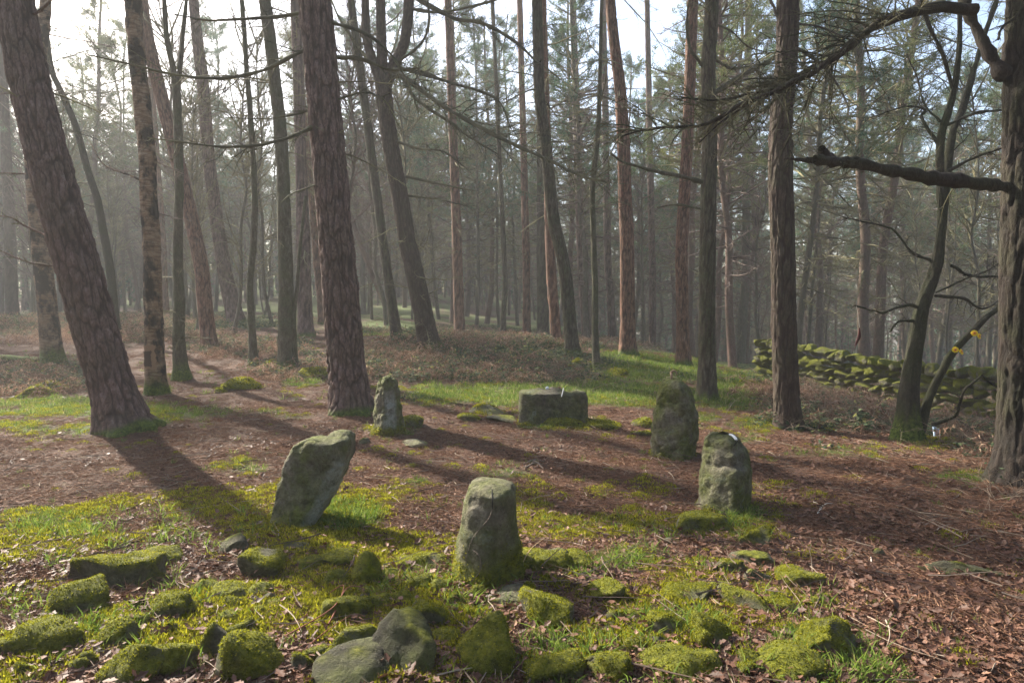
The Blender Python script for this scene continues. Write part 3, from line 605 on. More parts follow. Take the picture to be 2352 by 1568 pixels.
# ------------------------------------------------------------------ dry stone wall
def build_wall():
    a = np.array([6.55, 18.2]); b = np.array([9.6, 11.6]); dv = b - a; Ln = np.linalg.norm(dv); dv /= Ln; nv = np.array([-dv[1], dv[0]]); Ln += 2.2
    root = link('dry_stone_wall', None, loc=(a[0], a[1], float(H(*a)))); tag(root, 'mossy dry stone wall with rounded coping running behind the bracken at right', 'wall')
    yaw = math.atan2(dv[1], dv[0]); prot = []
    for k in range(16):
        V, F = rock_geo(200 + k, (1, 1, 1), 1.4, 8, .10, 3); n = vnormals(V, F)
        m = rng.choice([.1, .3, .5, .7, .9]); mo = sst(.7 - m, 1.2 - m, n[:, 2] * .5 + .4 + .8 * fbm(V * 3.5 + k, 3) + .15); prot.append(mesh_np('wall_stone', V, F, MS_WALL, False, {'moss': mo}))
    z0 = 0
    def put(s, z, L, D, h, off=0.0, tilt=0.0):
        p = a + dv * s + nv * off; g = float(H(*p)); g = .45 * g + .55 * float(H0(*(a + dv * s))) - .15 * max(0, 1 - s / 6.5)
        o = link('stone', prot[rng.integers(16)], root, loc=(p[0] - a[0], p[1] - a[1], g + z - float(H(*a))), rot=(0, tilt, yaw + rng.normal(0, .05)), scale=(L, D, h))
    for row in range(6):
        h = .178; s = 0.0
        while s < Ln:
            L = rng.uniform(.18, .36); put(s + L / 2, row * h + .02 + rng.normal(0, .01), L * 1.12, .5 - .02 * row + rng.uniform(-.06, .06), h * rng.uniform(1.02, 1.25)); s += L
    s = .0
    while s < Ln:
        L = rng.uniform(.14, .26); put(s + L / 2, 1.12 + rng.normal(0, .015), L * 1.1, .5, .24 * rng.uniform(.85, 1.15), 0, rng.normal(.12, .15)); s += L
build_wall()

# ------------------------------------------------------------------ trees
def worley(a, b, na, seed):
    ia = np.floor(a).astype(int); ib = np.floor(b).astype(int); f1 = np.full(a.shape, 9.); f2 = f1.copy(); cid = np.zeros(a.shape)
    for da in (-1, 0, 1):
        for db in (-1, 0, 1):
            ca = ia + da; cb = ib + db; w = ca % na; jx = NT[w & 63, cb & 63, seed & 63] * .45 + .5; jy = NT[w & 63, cb & 63, (seed + 9) & 63] * .45 + .5
            d = (ca + jx - a) ** 2 + (cb + jy - b) ** 2; l = d < f1; f2 = np.where(l, f1, np.minimum(f2, d)); cid = np.where(l, NT[w & 63, cb & 63, (seed + 5) & 63], cid); f1 = np.where(l, d, f1)
    return np.sqrt(f1), np.sqrt(f2), cid
def catmull(P, n):
    P = np.asarray(P, float); t = np.linspace(0, len(P) - 1.0001, n); i = t.astype(int); f = (t - i)[:, None]; Q = np.concatenate([[2 * P[0] - P[1]], P, [2 * P[-1] - P[-2]]])
    a, b, c, d = Q[i], Q[i + 1], Q[i + 2], Q[i + 3]
    return .5 * (2 * b + (c - a) * f + (2 * a - 5 * b + 4 * c - d) * f * f + (3 * b - a - 3 * c + d) * f ** 3)
def trunk_geo(P, Rd, nA, step, bark='pine', depth=.012, flare=.5, mossh=.3, seed=1, cell=.05, base=True):
    P = np.asarray(P, float); seg = np.linalg.norm(np.diff(P, axis=0), axis=1).sum(); nS = max(8, int(seg / step)); C = catmull(P, nS)
    s = np.concatenate([[0], np.cumsum(np.linalg.norm(np.diff(C, axis=0), axis=1))])
    r = np.interp(np.linspace(0, len(P) - 1, nS), np.arange(len(P)), Rd)
    T = nrm(np.gradient(C, axis=0)); X = nrm(np.cross(np.array([0, 1., 0]), T)); Y = np.cross(T, X)
    th = np.linspace(0, 2 * np.pi, nA, endpoint=False); TH, SS = np.meshgrid(th, s)
    rm = r.mean(); na = max(5, int(round(2 * np.pi * rm / cell)))
    rad = r[:, None] * (1 + .07 * fbm(np.stack([np.cos(TH) * .8, np.sin(TH) * .8, SS * .5 + seed], -1), 3))
    if base: rad = rad * (1 + flare * np.exp(-np.maximum(SS - .25, 0) / .22) * (.55 + .45 * np.cos(TH * 5 + seed + 2 * np.sin(TH)) * np.exp(-SS / .5)))
    plate = np.ones_like(rad)
    if bark == 'pine':
        wob = fbm(np.stack([np.cos(TH) * 2, np.sin(TH) * 2, SS * 3 + seed], -1), 2)
        wob2 = fbm(np.stack([np.cos(TH) * 5, np.sin(TH) * 5, SS * 6 + seed + 9], -1), 3)
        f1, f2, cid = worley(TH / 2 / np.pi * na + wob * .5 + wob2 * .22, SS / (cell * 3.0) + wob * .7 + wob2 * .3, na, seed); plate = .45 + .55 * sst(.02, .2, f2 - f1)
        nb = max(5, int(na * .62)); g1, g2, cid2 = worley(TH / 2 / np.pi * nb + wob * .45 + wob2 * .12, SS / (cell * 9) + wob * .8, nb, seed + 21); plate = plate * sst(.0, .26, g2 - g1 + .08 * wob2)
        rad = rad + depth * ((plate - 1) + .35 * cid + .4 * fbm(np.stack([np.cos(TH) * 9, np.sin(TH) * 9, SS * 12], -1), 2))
    else:
        rad = rad + depth * fbm(np.stack([np.cos(TH) * 2.5, np.sin(TH) * 2.5, SS * 5 + seed], -1), 4) * 1.6
    V = C[:, None] + rad[..., None] * (np.cos(TH)[..., None] * X[:, None] + np.sin(TH)[..., None] * Y[:, None])
    mo = sst(mossh, mossh * .4, SS - .25 + .35 * mossh * fbm(np.stack([np.cos(TH) * 2, np.sin(TH) * 2, SS * 4 + seed], -1), 3)) if mossh > 0 else 0 * SS
    i = (np.arange(nS - 1)[:, None] * nA + np.arange(nA)[None]).ravel(); j = (np.arange(nS - 1)[:, None] * nA + (np.arange(nA)[None] + 1) % nA).ravel()
    return V.reshape(-1, 3), np.stack([i, j, j + nA, i + nA], -1), {'plate': plate.ravel(), 'moss': mo.ravel()}, C, r, s
def needles(bag, pts, n_per, L, w):
    p = np.repeat(pts, n_per, 0) + rng.normal(0, L * .35, (len(pts) * n_per, 3)); d = rng.normal(0, 1, p.shape); d[:, 2] += .3
    a = np.clip(.5 + .7 * vnoise(p * 1.1) + rng.normal(0, .15, len(p)), 0, 1); spikes(bag, p, d, L * rng.uniform(.6, 1.3, len(p)), w, a)
def crown_geo(pts_fn, z0, z1, n, Lmax, matw, matf, dens=1.0):
    """live crown: rising limbs with needle sprays"""
    t = np.sort(rng.random(n)); z = z0 + (z1 - z0) * t; st = pts_fn(z); th = rng.uniform(0, 6.28, n)
    d = np.stack([np.cos(th), np.sin(th), rng.uniform(.1, .8, n)], -1); L = Lmax * (1 - .65 * t ** 1.5) * rng.uniform(.5, 1.1, n)
    P = walk(st, d, L, 8, .13, .3); b = Bag(); V, F = tubes(P, taper(.012 + .012 * L, 8), 4); b.add(V, F)
    P2, L2 = grow(P, L, 9, .45, .8, 5, .16, .3, 1, .6, .2); V, F = tubes(P2, taper(.004 + .006 * L2, 5), 3); b.add(V, F)
    f = Bag(); q = P2[:, 2:].reshape(-1, 3); q = q[rng.random(len(q)) < dens]; needles(f, q, 12, .14, .025); q2 = P[:, 5:].reshape(-1, 3); needles(f, q2, 12, .14, .026)
    return b.mesh('limb', matw), f.mesh('foliage', matf)
def dead_geo(pts_fn, z0, z1, n, Lmax, mat, elev=(-.25, .35), droop=-.25, m1=14, m2=4, K=8, thick=1.0, rfn=None):
    t = rng.random(n); z = z0 + (z1 - z0) * t; st = pts_fn(z); th = rng.uniform(0, 6.28, n)
    d = np.stack([np.cos(th), np.sin(th), rng.uniform(*elev, n)], -1); L = Lmax * rng.uniform(.25, 1.0, n) ** 1.0 * (.6 + .4 * t)
    return twig_bag(walk(st, d, L, K, .11, droop), L, mat, m1, m2, thick)
def twig_bag(P, L, mat, m1=14, m2=4, thick=1.0, fac=.3, r0=None):
    b = Bag(); V, F = tubes(P, taper(r0 if r0 is not None else (.006 + .0065 * L) * thick, P.shape[1]), 4); b.add(V, F)
    if m1:
        P2, L2 = grow(P, L, m1, fac, .9, 5, .2, .12, 1, .7, -.15); V, F = tubes(P2, taper((.0036 + .005 * L2) * thick, 5), 3); b.add(V, F)
        if m2: P3, L3 = grow(P2, L2, m2 * 2, .55, .8, 3, .2, .1, 1, .9); spikes(b, P3[:, 0], P3[:, -1] - P3[:, 0], L3, (.0045 + .009 * L3) * thick, .5)
    return b.mesh('dead_branch', mat, True)

def px_path(path, d, extra_h=0, lean_y=0.0):
    P = [at(u, v, d) for u, v in path]; return [p + np.array([0, lean_y * (p[2] - P[0][2]), 0]) for p in P]
CROWN = {}
def shared_crown(kind):
    if kind not in CROWN:
        mat = {'teal': MF_TEAL, 'olive': MF_OLIVE}[kind[:-1]]
        CROWN[kind] = crown_geo(lambda z: np.stack([0 * z, 0 * z, z], -1), 0, 8, 44, 3.1, MT_OLIVE, mat)
    return CROWN[kind]
def near_tree(name, label, cat, path, wpx, mat, top=15.0, bark='pine', nA=96, step=.025, dead=(14, 3.0, 1.6), crown='olive0', limbs=(), deadmat=None, mossh=.25, flare=.8, seed=1, forks=(), cell=.05, depth=.014, depthpos=None, elev=(-.25, .35), group=None, stemtop=.45):
    g = G(*path[0]); d = depthpos or g[1]
    root = link(name, None, loc=(g[0], d, g[2])); tag(root, label, cat, group); o0 = np.array([g[0], d, g[2]])
    P = px_path(path, d); P = [p - o0 for p in P]; P[0][2] = 0; rad = [w / 2 * d / FPX for w in wpx]
    dirv = nrm(P[-1] - P[-2]); 
    P = [P[0] - nrm(P[1] - P[0]) * .3] + P; rad = [rad[0] * 1.02] + rad
    zt = P[-1][2]; nvis = len(P)
    # visible part fine, upper part coarse
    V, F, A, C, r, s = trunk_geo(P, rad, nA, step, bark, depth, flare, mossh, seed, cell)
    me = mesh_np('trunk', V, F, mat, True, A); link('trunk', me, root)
    dirv = nrm(np.array([dirv[0] * .6, 0, dirv[2]]))
    if top > zt + 1:
        n = 5; U = [P[-1] + dirv * (top - zt) * k / n + np.array([rng.normal(0, .08), rng.normal(0, .08), 0]) * (k > 0) for k in range(n + 1)]
        ru = np.linspace(rad[-1], rad[-1] * stemtop, n + 1); V, F, A, C2, r2, s2 = trunk_geo(U, ru, max(12, nA // 3), .25, 'none', .004, 0, 0, seed, base=False)
        link('upper_trunk', mesh_np('upper_trunk', V, F, mat, True, A), root); full = np.concatenate([C, C2[1:]])
        if crown:
            bm, fm = shared_crown(crown); tz = max(zt + .5, top - 7.5); pt = np.array([np.interp(tz, full[:, 2], full[:, k]) for k in range(3)])
            q = Vector(dirv).to_track_quat('Z', 'Y').to_euler(); q[2] += rng.uniform(0, 6.28)
            c = link('limb', bm, root, loc=pt, rot=Euler((0, 0, rng.uniform(0, 6.28)))); link('foliage', fm, c)
    else: full = C
    fn = lambda z: np.stack([np.interp(z, full[:, 2], full[:, k]) for k in range(3)], -1)
    if dead[0]: link('dead_branch', dead_geo(fn, dead[2], min(top - 3, zt + 3), dead[0], dead[1], deadmat or MT_OLIVE, elev), root)
    for lb in limbs:  # explicit limbs: (pixel path, r_px start, r_px end, depth at end offset, twig counts)
        lp, r0, r1, dd, m1, m2 = lb[:6]; n = len(lp); Q = np.array([at(u, v, d + dd * k / (n - 1)) for k, (u, v) in enumerate(lp)]) - o0
        Cc = catmull(Q, max(10, n * 4)); rr = np.linspace(r0, r1, len(Cc)) * d / FPX; K = len(Cc)
        wob = np.cumsum(rng.normal(0, .004, Cc.shape), 0); Cc = Cc + wob
        b = Bag(); rj = rr * (1 + .16 * rng.normal(0, 1, K)); V, F = tubes(Cc[None], rj[None], 10 if r0 > 3 else 5); b.add(V, F)
        V, F = b.V[0], F
        lo = link('branch', mesh_np('branch', V, F, lb[6] if len(lb) > 6 else mat, True, {'plate': np.ones(len(V)), 'moss': np.zeros(len(V))}), root)
        if m1:
            L = np.array([np.linalg.norm(np.diff(Cc, axis=0), axis=1).sum()])
            m1 = int(m1 * 1.7); P2, L2 = grow(Cc[None], L, m1, .28, .8, 7, .16, .12, 1, .7, -.1); bb = Bag(); V, F = tubes(P2, taper(.0045 + .006 * L2, 7), 3); bb.add(V, F)
            P3, L3 = grow(P2, L2, m2 * 2, .5, .8, 3, .2, .05, 1, .9, -.1); spikes(bb, P3[:, 0], P3[:, -1] - P3[:, 0], L3, .006 + .008 * L3, .5)
            link('twig', bb.mesh('twig', deadmat or MT_LIMB, True), lo)
    for fp, fw in forks:
        Q = px_path(fp, d); Q = [q - o0 for q in Q]; V, F, A, *_ = trunk_geo(Q, [w / 2 * d / FPX for w in fw], max(16, nA // 2), .06, bark, depth * .6, 0, 0, seed + 3, cell, base=False)
        link('stem', mesh_np('stem', V, F, mat, True, A), root)
    return root, d

T1, _ = near_tree('pine_tree', 'thick pine leaning hard to the left, nearest tree on the left', 'pine', [(286, 985), (252, 870), (218, 758), (180, 615), (138, 470), (105, 340), (74, 216), (50, 100), (33, 0), (18, -80)], [104, 94, 93, 92, 90, 88, 84, 80, 77, 74], MB_PINE, 16, nA=120, step=.022, dead=(7, 2.4, 3.0), crown=None, seed=2, cell=.06, mossh=.15, depth=.024,
    limbs=[([(60, 400), (20, 398), (-40, 396)], 2, 1, 0, 6, 3), ([(105, 540), (60, 520), (20, 500), (-40, 492)], 3, 1, -.4, 10, 4), ([(150, 612), (90, 606), (40, 590), (-30, 560)], 3, 1, -.6, 10, 4), ([(75, 30), (100, 15), (135, -15)], 4, 3, -.2, 0, 0)])
T2, _ = near_tree('birch_tree', 'dark mossy-footed birch just behind the leaning pine', 'birch', [(122, 835), (108, 700), (92, 560), (80, 440), (74, 330), (84, 200), (100, 60), (112, -60)], [46, 40, 38, 34, 30, 27, 24, 20], MB_BIRCH, 13, 'birch', nA=48, step=.05, dead=(10, 2.6, 3.0), crown=None, deadmat=MT_BROWN, seed=4, mossh=.55)
T3, _ = near_tree('birch_tree', 'peeling orange-brown birch with a rectangular scar low on its trunk', 'birch', [(360, 905), (355, 800), (352, 690), (348, 560), (342, 470), (336, 340), (322, 200), (310, 80), (303, -60)], [44, 40, 38, 37, 36, 35, 34, 33, 32], MB_BIRCH, 14, 'birch', nA=72, step=.03, dead=(10, 2.6, 2.6), crown=None, deadmat=MT_BROWN, seed=6, mossh=.45, depth=.02,
    limbs=[([(340, 420), (290, 400), (240, 380), (210, 330)], 3, 1, .5, 10, 4)])
T4, _ = near_tree('birch_tree', 'slender mossy tree forking into two stems left of centre', 'birch', [(418, 872), (410, 780), (412, 700), (408, 600), (410, 500), (411, 400), (409, 300), (405, 200)], [34, 26, 24, 21, 20, 19, 18, 17], MB_GREEN, 3.5, 'birch', nA=40, step=.05, dead=(9, 2.2, 2.2), crown=None, deadmat=MT_OLIVE, seed=8, mossh=.5,
    forks=[([(405, 205), (396, 150), (385, 100), (380, 50), (374, -60)], [15, 13, 12, 11, 10]), ([(407, 205), (415, 140), (421, 70), (428, 0), (432, -70)], [11, 10, 9, 8, 7])])
T5, _ = near_tree('pine_tree', 'reddish pine leaning left behind the forked slender tree', 'pine', [(482, 803), (470, 690), (464, 620), (448, 540), (430, 460), (405, 355), (378, 252), (346, 120), (322, 0), (310, -60)], [36, 33, 32, 32, 31, 30, 29, 28, 27, 26], MB_RED, 19, nA=56, step=.05, dead=(14, 3.0, 4.5), crown='olive1', seed=10)
T6, _ = near_tree('pine_tree', 'grey pine leaning left in the haze with a flared foot', 'pine', [(545, 745), (520, 640), (503, 540), (490, 450), (479, 360), (468, 216), (457, 120), (446, 20), (440, -60)], [40, 33, 30, 29, 27, 26, 24, 22, 21], MB_PINE, 22, nA=48, step=.08, dead=(18, 3.4, 5), crown='olive0', seed=12)
T7, _ = near_tree('birch_tree', 'very thin crooked mossy stem left of the dark birch', 'birch', [(583, 838), (578, 750), (574, 660), (582, 560), (585, 470), (581, 360), (574, 252), (566, 150), (560, 60), (550, -60)], [20, 17, 15, 14, 13, 12, 11, 10, 10, 8], MB_GREEN, 10, 'birch', nA=28, step=.08, dead=(12, 1.8, 2.5), crown=None, seed=14)
T8, _ = near_tree('birch_tree', 'dark moss-streaked birch left of the big pine, mossy mound at its foot', 'birch', [(658, 850), (656, 760), (657, 650), (653, 520), (650, 400), (644, 300), (632, 190), (620, 90), (608, 0), (602, -60)], [38, 34, 32, 30, 29, 28, 27, 26, 25, 24], MB_GREEN, 13, 'birch', nA=56, step=.05, dead=(14, 2.8, 2.6), crown=None, seed=16, mossh=.35, forks=[([(684, 868), (677, 800), (676, 720), (683, 650), (690, 560), (702, 450)], [14, 11, 9, 8, 7, 6])])
T9, _ = near_tree('pine_tree', 'big straight-barked pine standing right beside the slim pointed stone', 'pine', [(806, 945), (797, 850), (788, 744), (781, 650), (773, 564), (762, 432), (752, 320), (743, 216), (732, 100), (722, 0), (714, -80)], [90, 86, 84, 81, 78, 76, 74, 73, 73, 72, 70], MB_PINE, 17, nA=128, step=.024, dead=(10, 2.6, 3.8), crown=None, seed=18, cell=.055, mossh=.16, depth=.028, flare=.75,
    limbs=[([(730, 22), (640, 38), (560, 42), (480, 44), (400, 30)], 5, 2, .8, 16, 5, MT_LIMB), ([(742, 86), (690, 118), (600, 160), (500, 178), (400, 168), (300, 145), (200, 122)], 5, 1.5, -.5, 26, 5, MT_LIMB), ([(755, 262), (700, 298), (620, 325), (540, 332), (440, 320), (340, 308)], 4.5, 1.2, -1., 20, 5, MT_LIMB), ([(760, 232), (690, 262), (600, 276), (520, 274)], 3, 1, .6, 14, 5, MT_LIMB), ([(770, 410), (720, 428), (668, 446), (640, 470)], 3, 1, -.5, 8, 4, MT_LIMB), ([(760, 130), (830, 140), (900, 165), (960, 160)], 5, 2, .5, 14, 5, MT_LIMB), ([(755, 50), (820, 70), (880, 110), (930, 180), (960, 260)], 4, 1.5, -.8, 16, 6, MT_LIMB), ([(770, 232), (830, 215), (880, 235), (920, 300)], 3, 1, -.4, 14, 6, MT_LIMB)])
T10, _ = near_tree('pine_tree', 'dark red-barked pine splitting into several stems high up, centre left', 'pine', [(988, 803), (972, 720), (954, 636), (944, 590), (934, 550), (920, 460), (905, 380), (894, 310), (886, 252), (880, 190)], [50, 44, 42, 41, 40, 39, 38, 37, 37, 38], MB_DARK, 3, nA=80, step=.05, dead=(12, 3.2, 3.2), crown=None, seed=20, depth=.02,
    forks=[([(880, 200), (877, 120), (875, 40), (873, -60), (870, -200), (865, -400)], [26, 24, 22, 21, 18, 10]), ([(884, 200), (905, 150), (928, 100), (937, 40), (940, -60), (942, -240), (946, -420)], [28, 26, 24, 23, 22, 16, 8]), ([(880, 205), (860, 150), (843, 90), (839, 0), (837, -100)], [24, 22, 20, 18, 14])],
    limbs=[([(895, 165), (922, 173), (1005, 234), (1077, 277), (1167, 324), (1257, 364), (1329, 400), (1400, 420)], 6, 2, -4, 46, 8, MT_LIMB), ([(890, 160), (940, 162), (1040, 194), (1112, 216), (1148, 240), (1172, 300)], 5, 1.2, -2, 28, 8, MT_LIMB), ([(890, 180), (925, 180), (954, 230), (1040, 288), (1076, 316), (1148, 360)], 5, 1.2, -2, 28, 8, MT_LIMB), ([(905, 324), (968, 342), (1022, 350), (1076, 392)], 3.5, 1, -1.5, 18, 6, MT_LIMB), ([(932, 407), (1040, 432), (1090, 440)], 3, 1, -1, 14, 6, MT_LIMB), ([(938, 450), (1004, 457), (1076, 475)], 2.5, 1, -1, 12, 5, MT_LIMB),
           ([(945, -10), (1040, 43), (1112, 54), (1184, 97), (1240, 150)], 6, 2, -2, 30, 8, MT_LIMB), ([(940, 20), (1010, 30), (1110, 10), (1200, -20)], 4, 2, 1, 20, 7, MT_LIMB), ([(890, 150), (850, 140), (790, 60), (760, 0)], 5, 2, .8, 20, 6, MT_LIMB), ([(900, 150), (960, 110), (985, 60), (980, -20)], 4, 2, -.5, 20, 7, MT_LIMB)])
T11, _ = near_tree('pine_tree', 'middle pine leaning left with a dark block stone at its foot', 'pine', [(1316, 815), (1308, 730), (1300, 640), (1285, 560), (1271, 500), (1257, 360), (1247, 280), (1239, 216), (1236, 110), (1233, 0), (1231, -60)], [34, 31, 30, 29, 28, 27, 26, 25, 24, 23, 22], MB_GREEN, 17, nA=56, step=.05, dead=(26, 3.6, 3.0), crown='olive0', seed=22)
T12, _ = near_tree('young_tree', 'thin dark stem standing just in front of the middle pines', 'tree', [(1371, 848), (1367, 760), (1367, 660), (1364, 564), (1361, 432), (1372, 324), (1378, 180), (1381, 40), (1384, -60)], [19, 15, 14, 13, 12, 11, 9, 8, 7], MB_GREEN, 10, 'birch', nA=28, step=.07, dead=(12, 2, 3.4), crown=None, seed=24, depth=.006)
T13, _ = near_tree('pine_tree', 'straight pine with pinkish upper bark rising from a mossy knoll', 'pine', [(1442, 814), (1441, 700), (1440, 564), (1436, 460), (1433, 360), (1428, 260), (1423, 190), (1408, 72), (1402, 0), (1398, -60)], [38, 34, 32, 31, 30, 28, 26, 24, 22, 20], MB_RED, 17, nA=56, step=.06, dead=(14, 3.2, 4.5), crown='teal0', seed=26)
T14, _ = near_tree('pine_tree', 'bright orange sunlit pine trunk between two darker pines', 'pine', [(1570, 841), (1568, 740), (1566, 640), (1566, 564), (1573, 432), (1578, 340), (1582, 252), (1587, 120), (1591, 0), (1593, -60)], [32, 29, 28, 28, 27, 26, 25, 25, 24, 23], MB_RED, 17, nA=56, step=.05, dead=(8, 3.0, 5), crown='teal1', seed=28)
T15, _ = near_tree('pine_tree', 'grey-green pine with long side branches at right of centre', 'pine', [(1624, 920), (1624, 800), (1624, 700), (1625, 564), (1628, 430), (1630, 300), (1627, 200), (1627, 144), (1633, 50), (1636, -60)], [44, 39, 37, 37, 35, 34, 32, 32, 31, 30], MB_GREEN, 16, nA=72, step=.04, dead=(9, 2.6, 3.4), crown='teal0', seed=30,
    limbs=[([(1613, 418), (1570, 407), (1505, 396), (1436, 378), (1400, 358)], 5, 2, -.6, 8, 4), ([(1612, 480), (1560, 472), (1505, 478)], 3.5, 1.5, .3, 8, 4), ([(1640, 215), (1700, 180), (1775, 138), (1830, 100)], 6, 4, 1, 8, 4), ([(1615, 155), (1585, 110), (1578, 40), (1590, -20)], 4, 2.5, -.5, 10, 4), ([(1645, 140), (1680, 160), (1720, 157), (1760, 172)], 3, 1.5, .3, 10, 4), ([(1640, 55), (1680, 70), (1720, 105), (1760, 115)], 3, 1.2, .3, 12, 4)])
T16, _ = near_tree('pine_tree', 'tall dark pine trunk with clean stem standing right of the stone circle', 'pine', [(1810, 983), (1805, 880), (1801, 780), (1799, 670), (1798, 564), (1793, 432), (1793, 350), (1794, 288), (1803, 170), (1809, 72), (1809, -60)], [60, 56, 54, 53, 53, 54, 52, 50, 49, 49, 48], MB_DARK, 16, nA=110, step=.026, dead=(4, 1.6, 3.8), crown='teal1', seed=32, cell=.06, flare=.5, mossh=.1,
    limbs=[([(1830, 112), (1880, 145), (1920, 190), (1945, 240), (1950, 270)], 3.5, 1.2, -.4, 14, 5, MT_DARK), ([(1830, 55), (1880, 60), (1940, 80), (1990, 78)], 3, 1.2, .3, 12, 5, MT_DARK), ([(1790, 50), (1775, 20), (1760, -20)], 4, 3, 0, 6, 3, MT_DARK), ([(1778, 200), (1750, 180), (1735, 165)], 3, 2, 0, 0, 0, MT_DARK)])
T17, _ = near_tree('oak_tree', 'crooked moss-footed bare oak with yellow flowers tied to its thin stem', 'oak', [(2083, 1012), (2086, 930), (2094, 850), (2117, 708), (2140, 640), (2153, 600), (2158, 560), (2164, 504), (2160, 420), (2160, 324), (2176, 262), (2189, 216), (2198, 160), (2203, 110), (2206, -60)], [58, 44, 38, 30, 28, 25, 21, 18, 17, 17, 15, 13, 12, 10, 7], MB_OAK, 4, 'birch', nA=64, step=.035, dead=(0, 1, 2), crown=None, deadmat=MT_DARK, seed=34, mossh=.5, depth=.010, stemtop=.3,
    forks=[([(2100, 1012), (2113, 985), (2126, 940), (2137, 906), (2160, 860), (2189, 809), (2243, 751), (2270, 725), (2295, 705), (2315, 660)], [32, 24, 20, 18, 17, 16, 14, 11, 8, 5])],
    limbs=[([(2160, 560), (2185, 330), (2215, 250), (2245, 150), (2275, 60), (2300, -20)], 9, 5, .8, 14, 6, MB_OAK),
           ([(2112, 706), (2080, 699), (2030, 716), (2005, 712), (1962, 700)], 4, 1.5, -.3, 12, 4, MB_OAK), ([(2100, 735), (2065, 740), (2048, 762)], 3.5, 2, -.2, 8, 4, MB_OAK), ([(2148, 680), (2210, 688), (2250, 710), (2290, 690)], 4, 1.5, .4, 14, 5, MB_OAK), ([(2150, 672), (2220, 640), (2270, 625), (2305, 606)], 3, 1.2, .3, 12, 5, MB_OAK), ([(2185, 610), (2230, 635), (2290, 635), (2310, 640)], 4, 2, .2, 10, 5, MB_OAK),
           ([(2138, 975), (2190, 958), (2204, 930), (2215, 895), (2255, 862)], 4.5, 2, -.3, 10, 4, MB_OAK), ([(2300, 895), (2275, 880), (2255, 862)], 3, 2, -.3, 3, 3, MB_OAK), ([(2140, 600), (2090, 580), (2050, 530), (2000, 515), (1930, 500)], 4, 1.2, .4, 12, 5, MB_OAK), ([(2155, 330), (2118, 270), (2126, 245), (2080, 240), (2000, 270)], 4, 1.2, .3, 12, 5, MB_OAK),
           ([(2170, 290), (2240, 262), (2310, 255), (2360, 230)], 4, 2, .2, 12, 5, MB_OAK), ([(2190, 210), (2170, 130), (2140, 60), (2125, 0), (2120, -60)], 5, 3, -.3, 16, 5, MB_OAK), ([(2165, 400), (2240, 360), (2300, 340)], 4, 2, -.4, 10, 5, MB_OAK), ([(2160, 280), (2120, 230), (2110, 180), (2085, 120)], 3, 1.5, .5, 14, 5, MB_OAK)])
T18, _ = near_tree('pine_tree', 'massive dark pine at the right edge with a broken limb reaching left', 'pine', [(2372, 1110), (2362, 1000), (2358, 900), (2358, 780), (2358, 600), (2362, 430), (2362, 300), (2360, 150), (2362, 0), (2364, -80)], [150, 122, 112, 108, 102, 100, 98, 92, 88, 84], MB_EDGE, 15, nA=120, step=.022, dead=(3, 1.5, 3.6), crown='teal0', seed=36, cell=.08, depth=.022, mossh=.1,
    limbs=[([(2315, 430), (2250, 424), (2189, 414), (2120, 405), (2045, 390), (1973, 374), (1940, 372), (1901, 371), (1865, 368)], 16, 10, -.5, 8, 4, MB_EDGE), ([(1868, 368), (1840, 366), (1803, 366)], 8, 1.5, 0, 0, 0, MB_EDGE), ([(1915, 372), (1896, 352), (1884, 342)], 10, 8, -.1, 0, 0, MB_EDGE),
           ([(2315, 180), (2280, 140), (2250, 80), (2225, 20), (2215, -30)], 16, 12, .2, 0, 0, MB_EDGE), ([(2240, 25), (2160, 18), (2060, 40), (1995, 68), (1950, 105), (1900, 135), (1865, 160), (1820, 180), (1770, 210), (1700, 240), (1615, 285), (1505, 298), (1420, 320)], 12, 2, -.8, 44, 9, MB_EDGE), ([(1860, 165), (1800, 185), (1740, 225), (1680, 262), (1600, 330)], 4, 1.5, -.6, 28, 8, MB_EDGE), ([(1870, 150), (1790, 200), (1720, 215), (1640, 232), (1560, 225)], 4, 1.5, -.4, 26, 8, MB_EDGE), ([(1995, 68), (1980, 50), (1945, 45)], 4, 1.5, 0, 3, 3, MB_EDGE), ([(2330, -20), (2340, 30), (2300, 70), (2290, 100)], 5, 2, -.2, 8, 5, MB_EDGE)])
near_tree('young_tree', 'thin mossy curved tree arching left between the leaning pine and the peeling birch', 'tree', [(268, 772), (263, 722), (252, 614), (236, 524), (224, 460), (201, 389), (173, 288), (140, 210), (119, 162), (108, 90), (100, 20), (90, -60)], [22, 19, 18, 17, 16, 15, 14, 13, 12, 11, 10, 9], MB_OAK, 12, 'birch', nA=24, step=.12, dead=(16, 3.0, 3.0), crown=None, deadmat=MT_LIMB, seed=47, depth=.008)
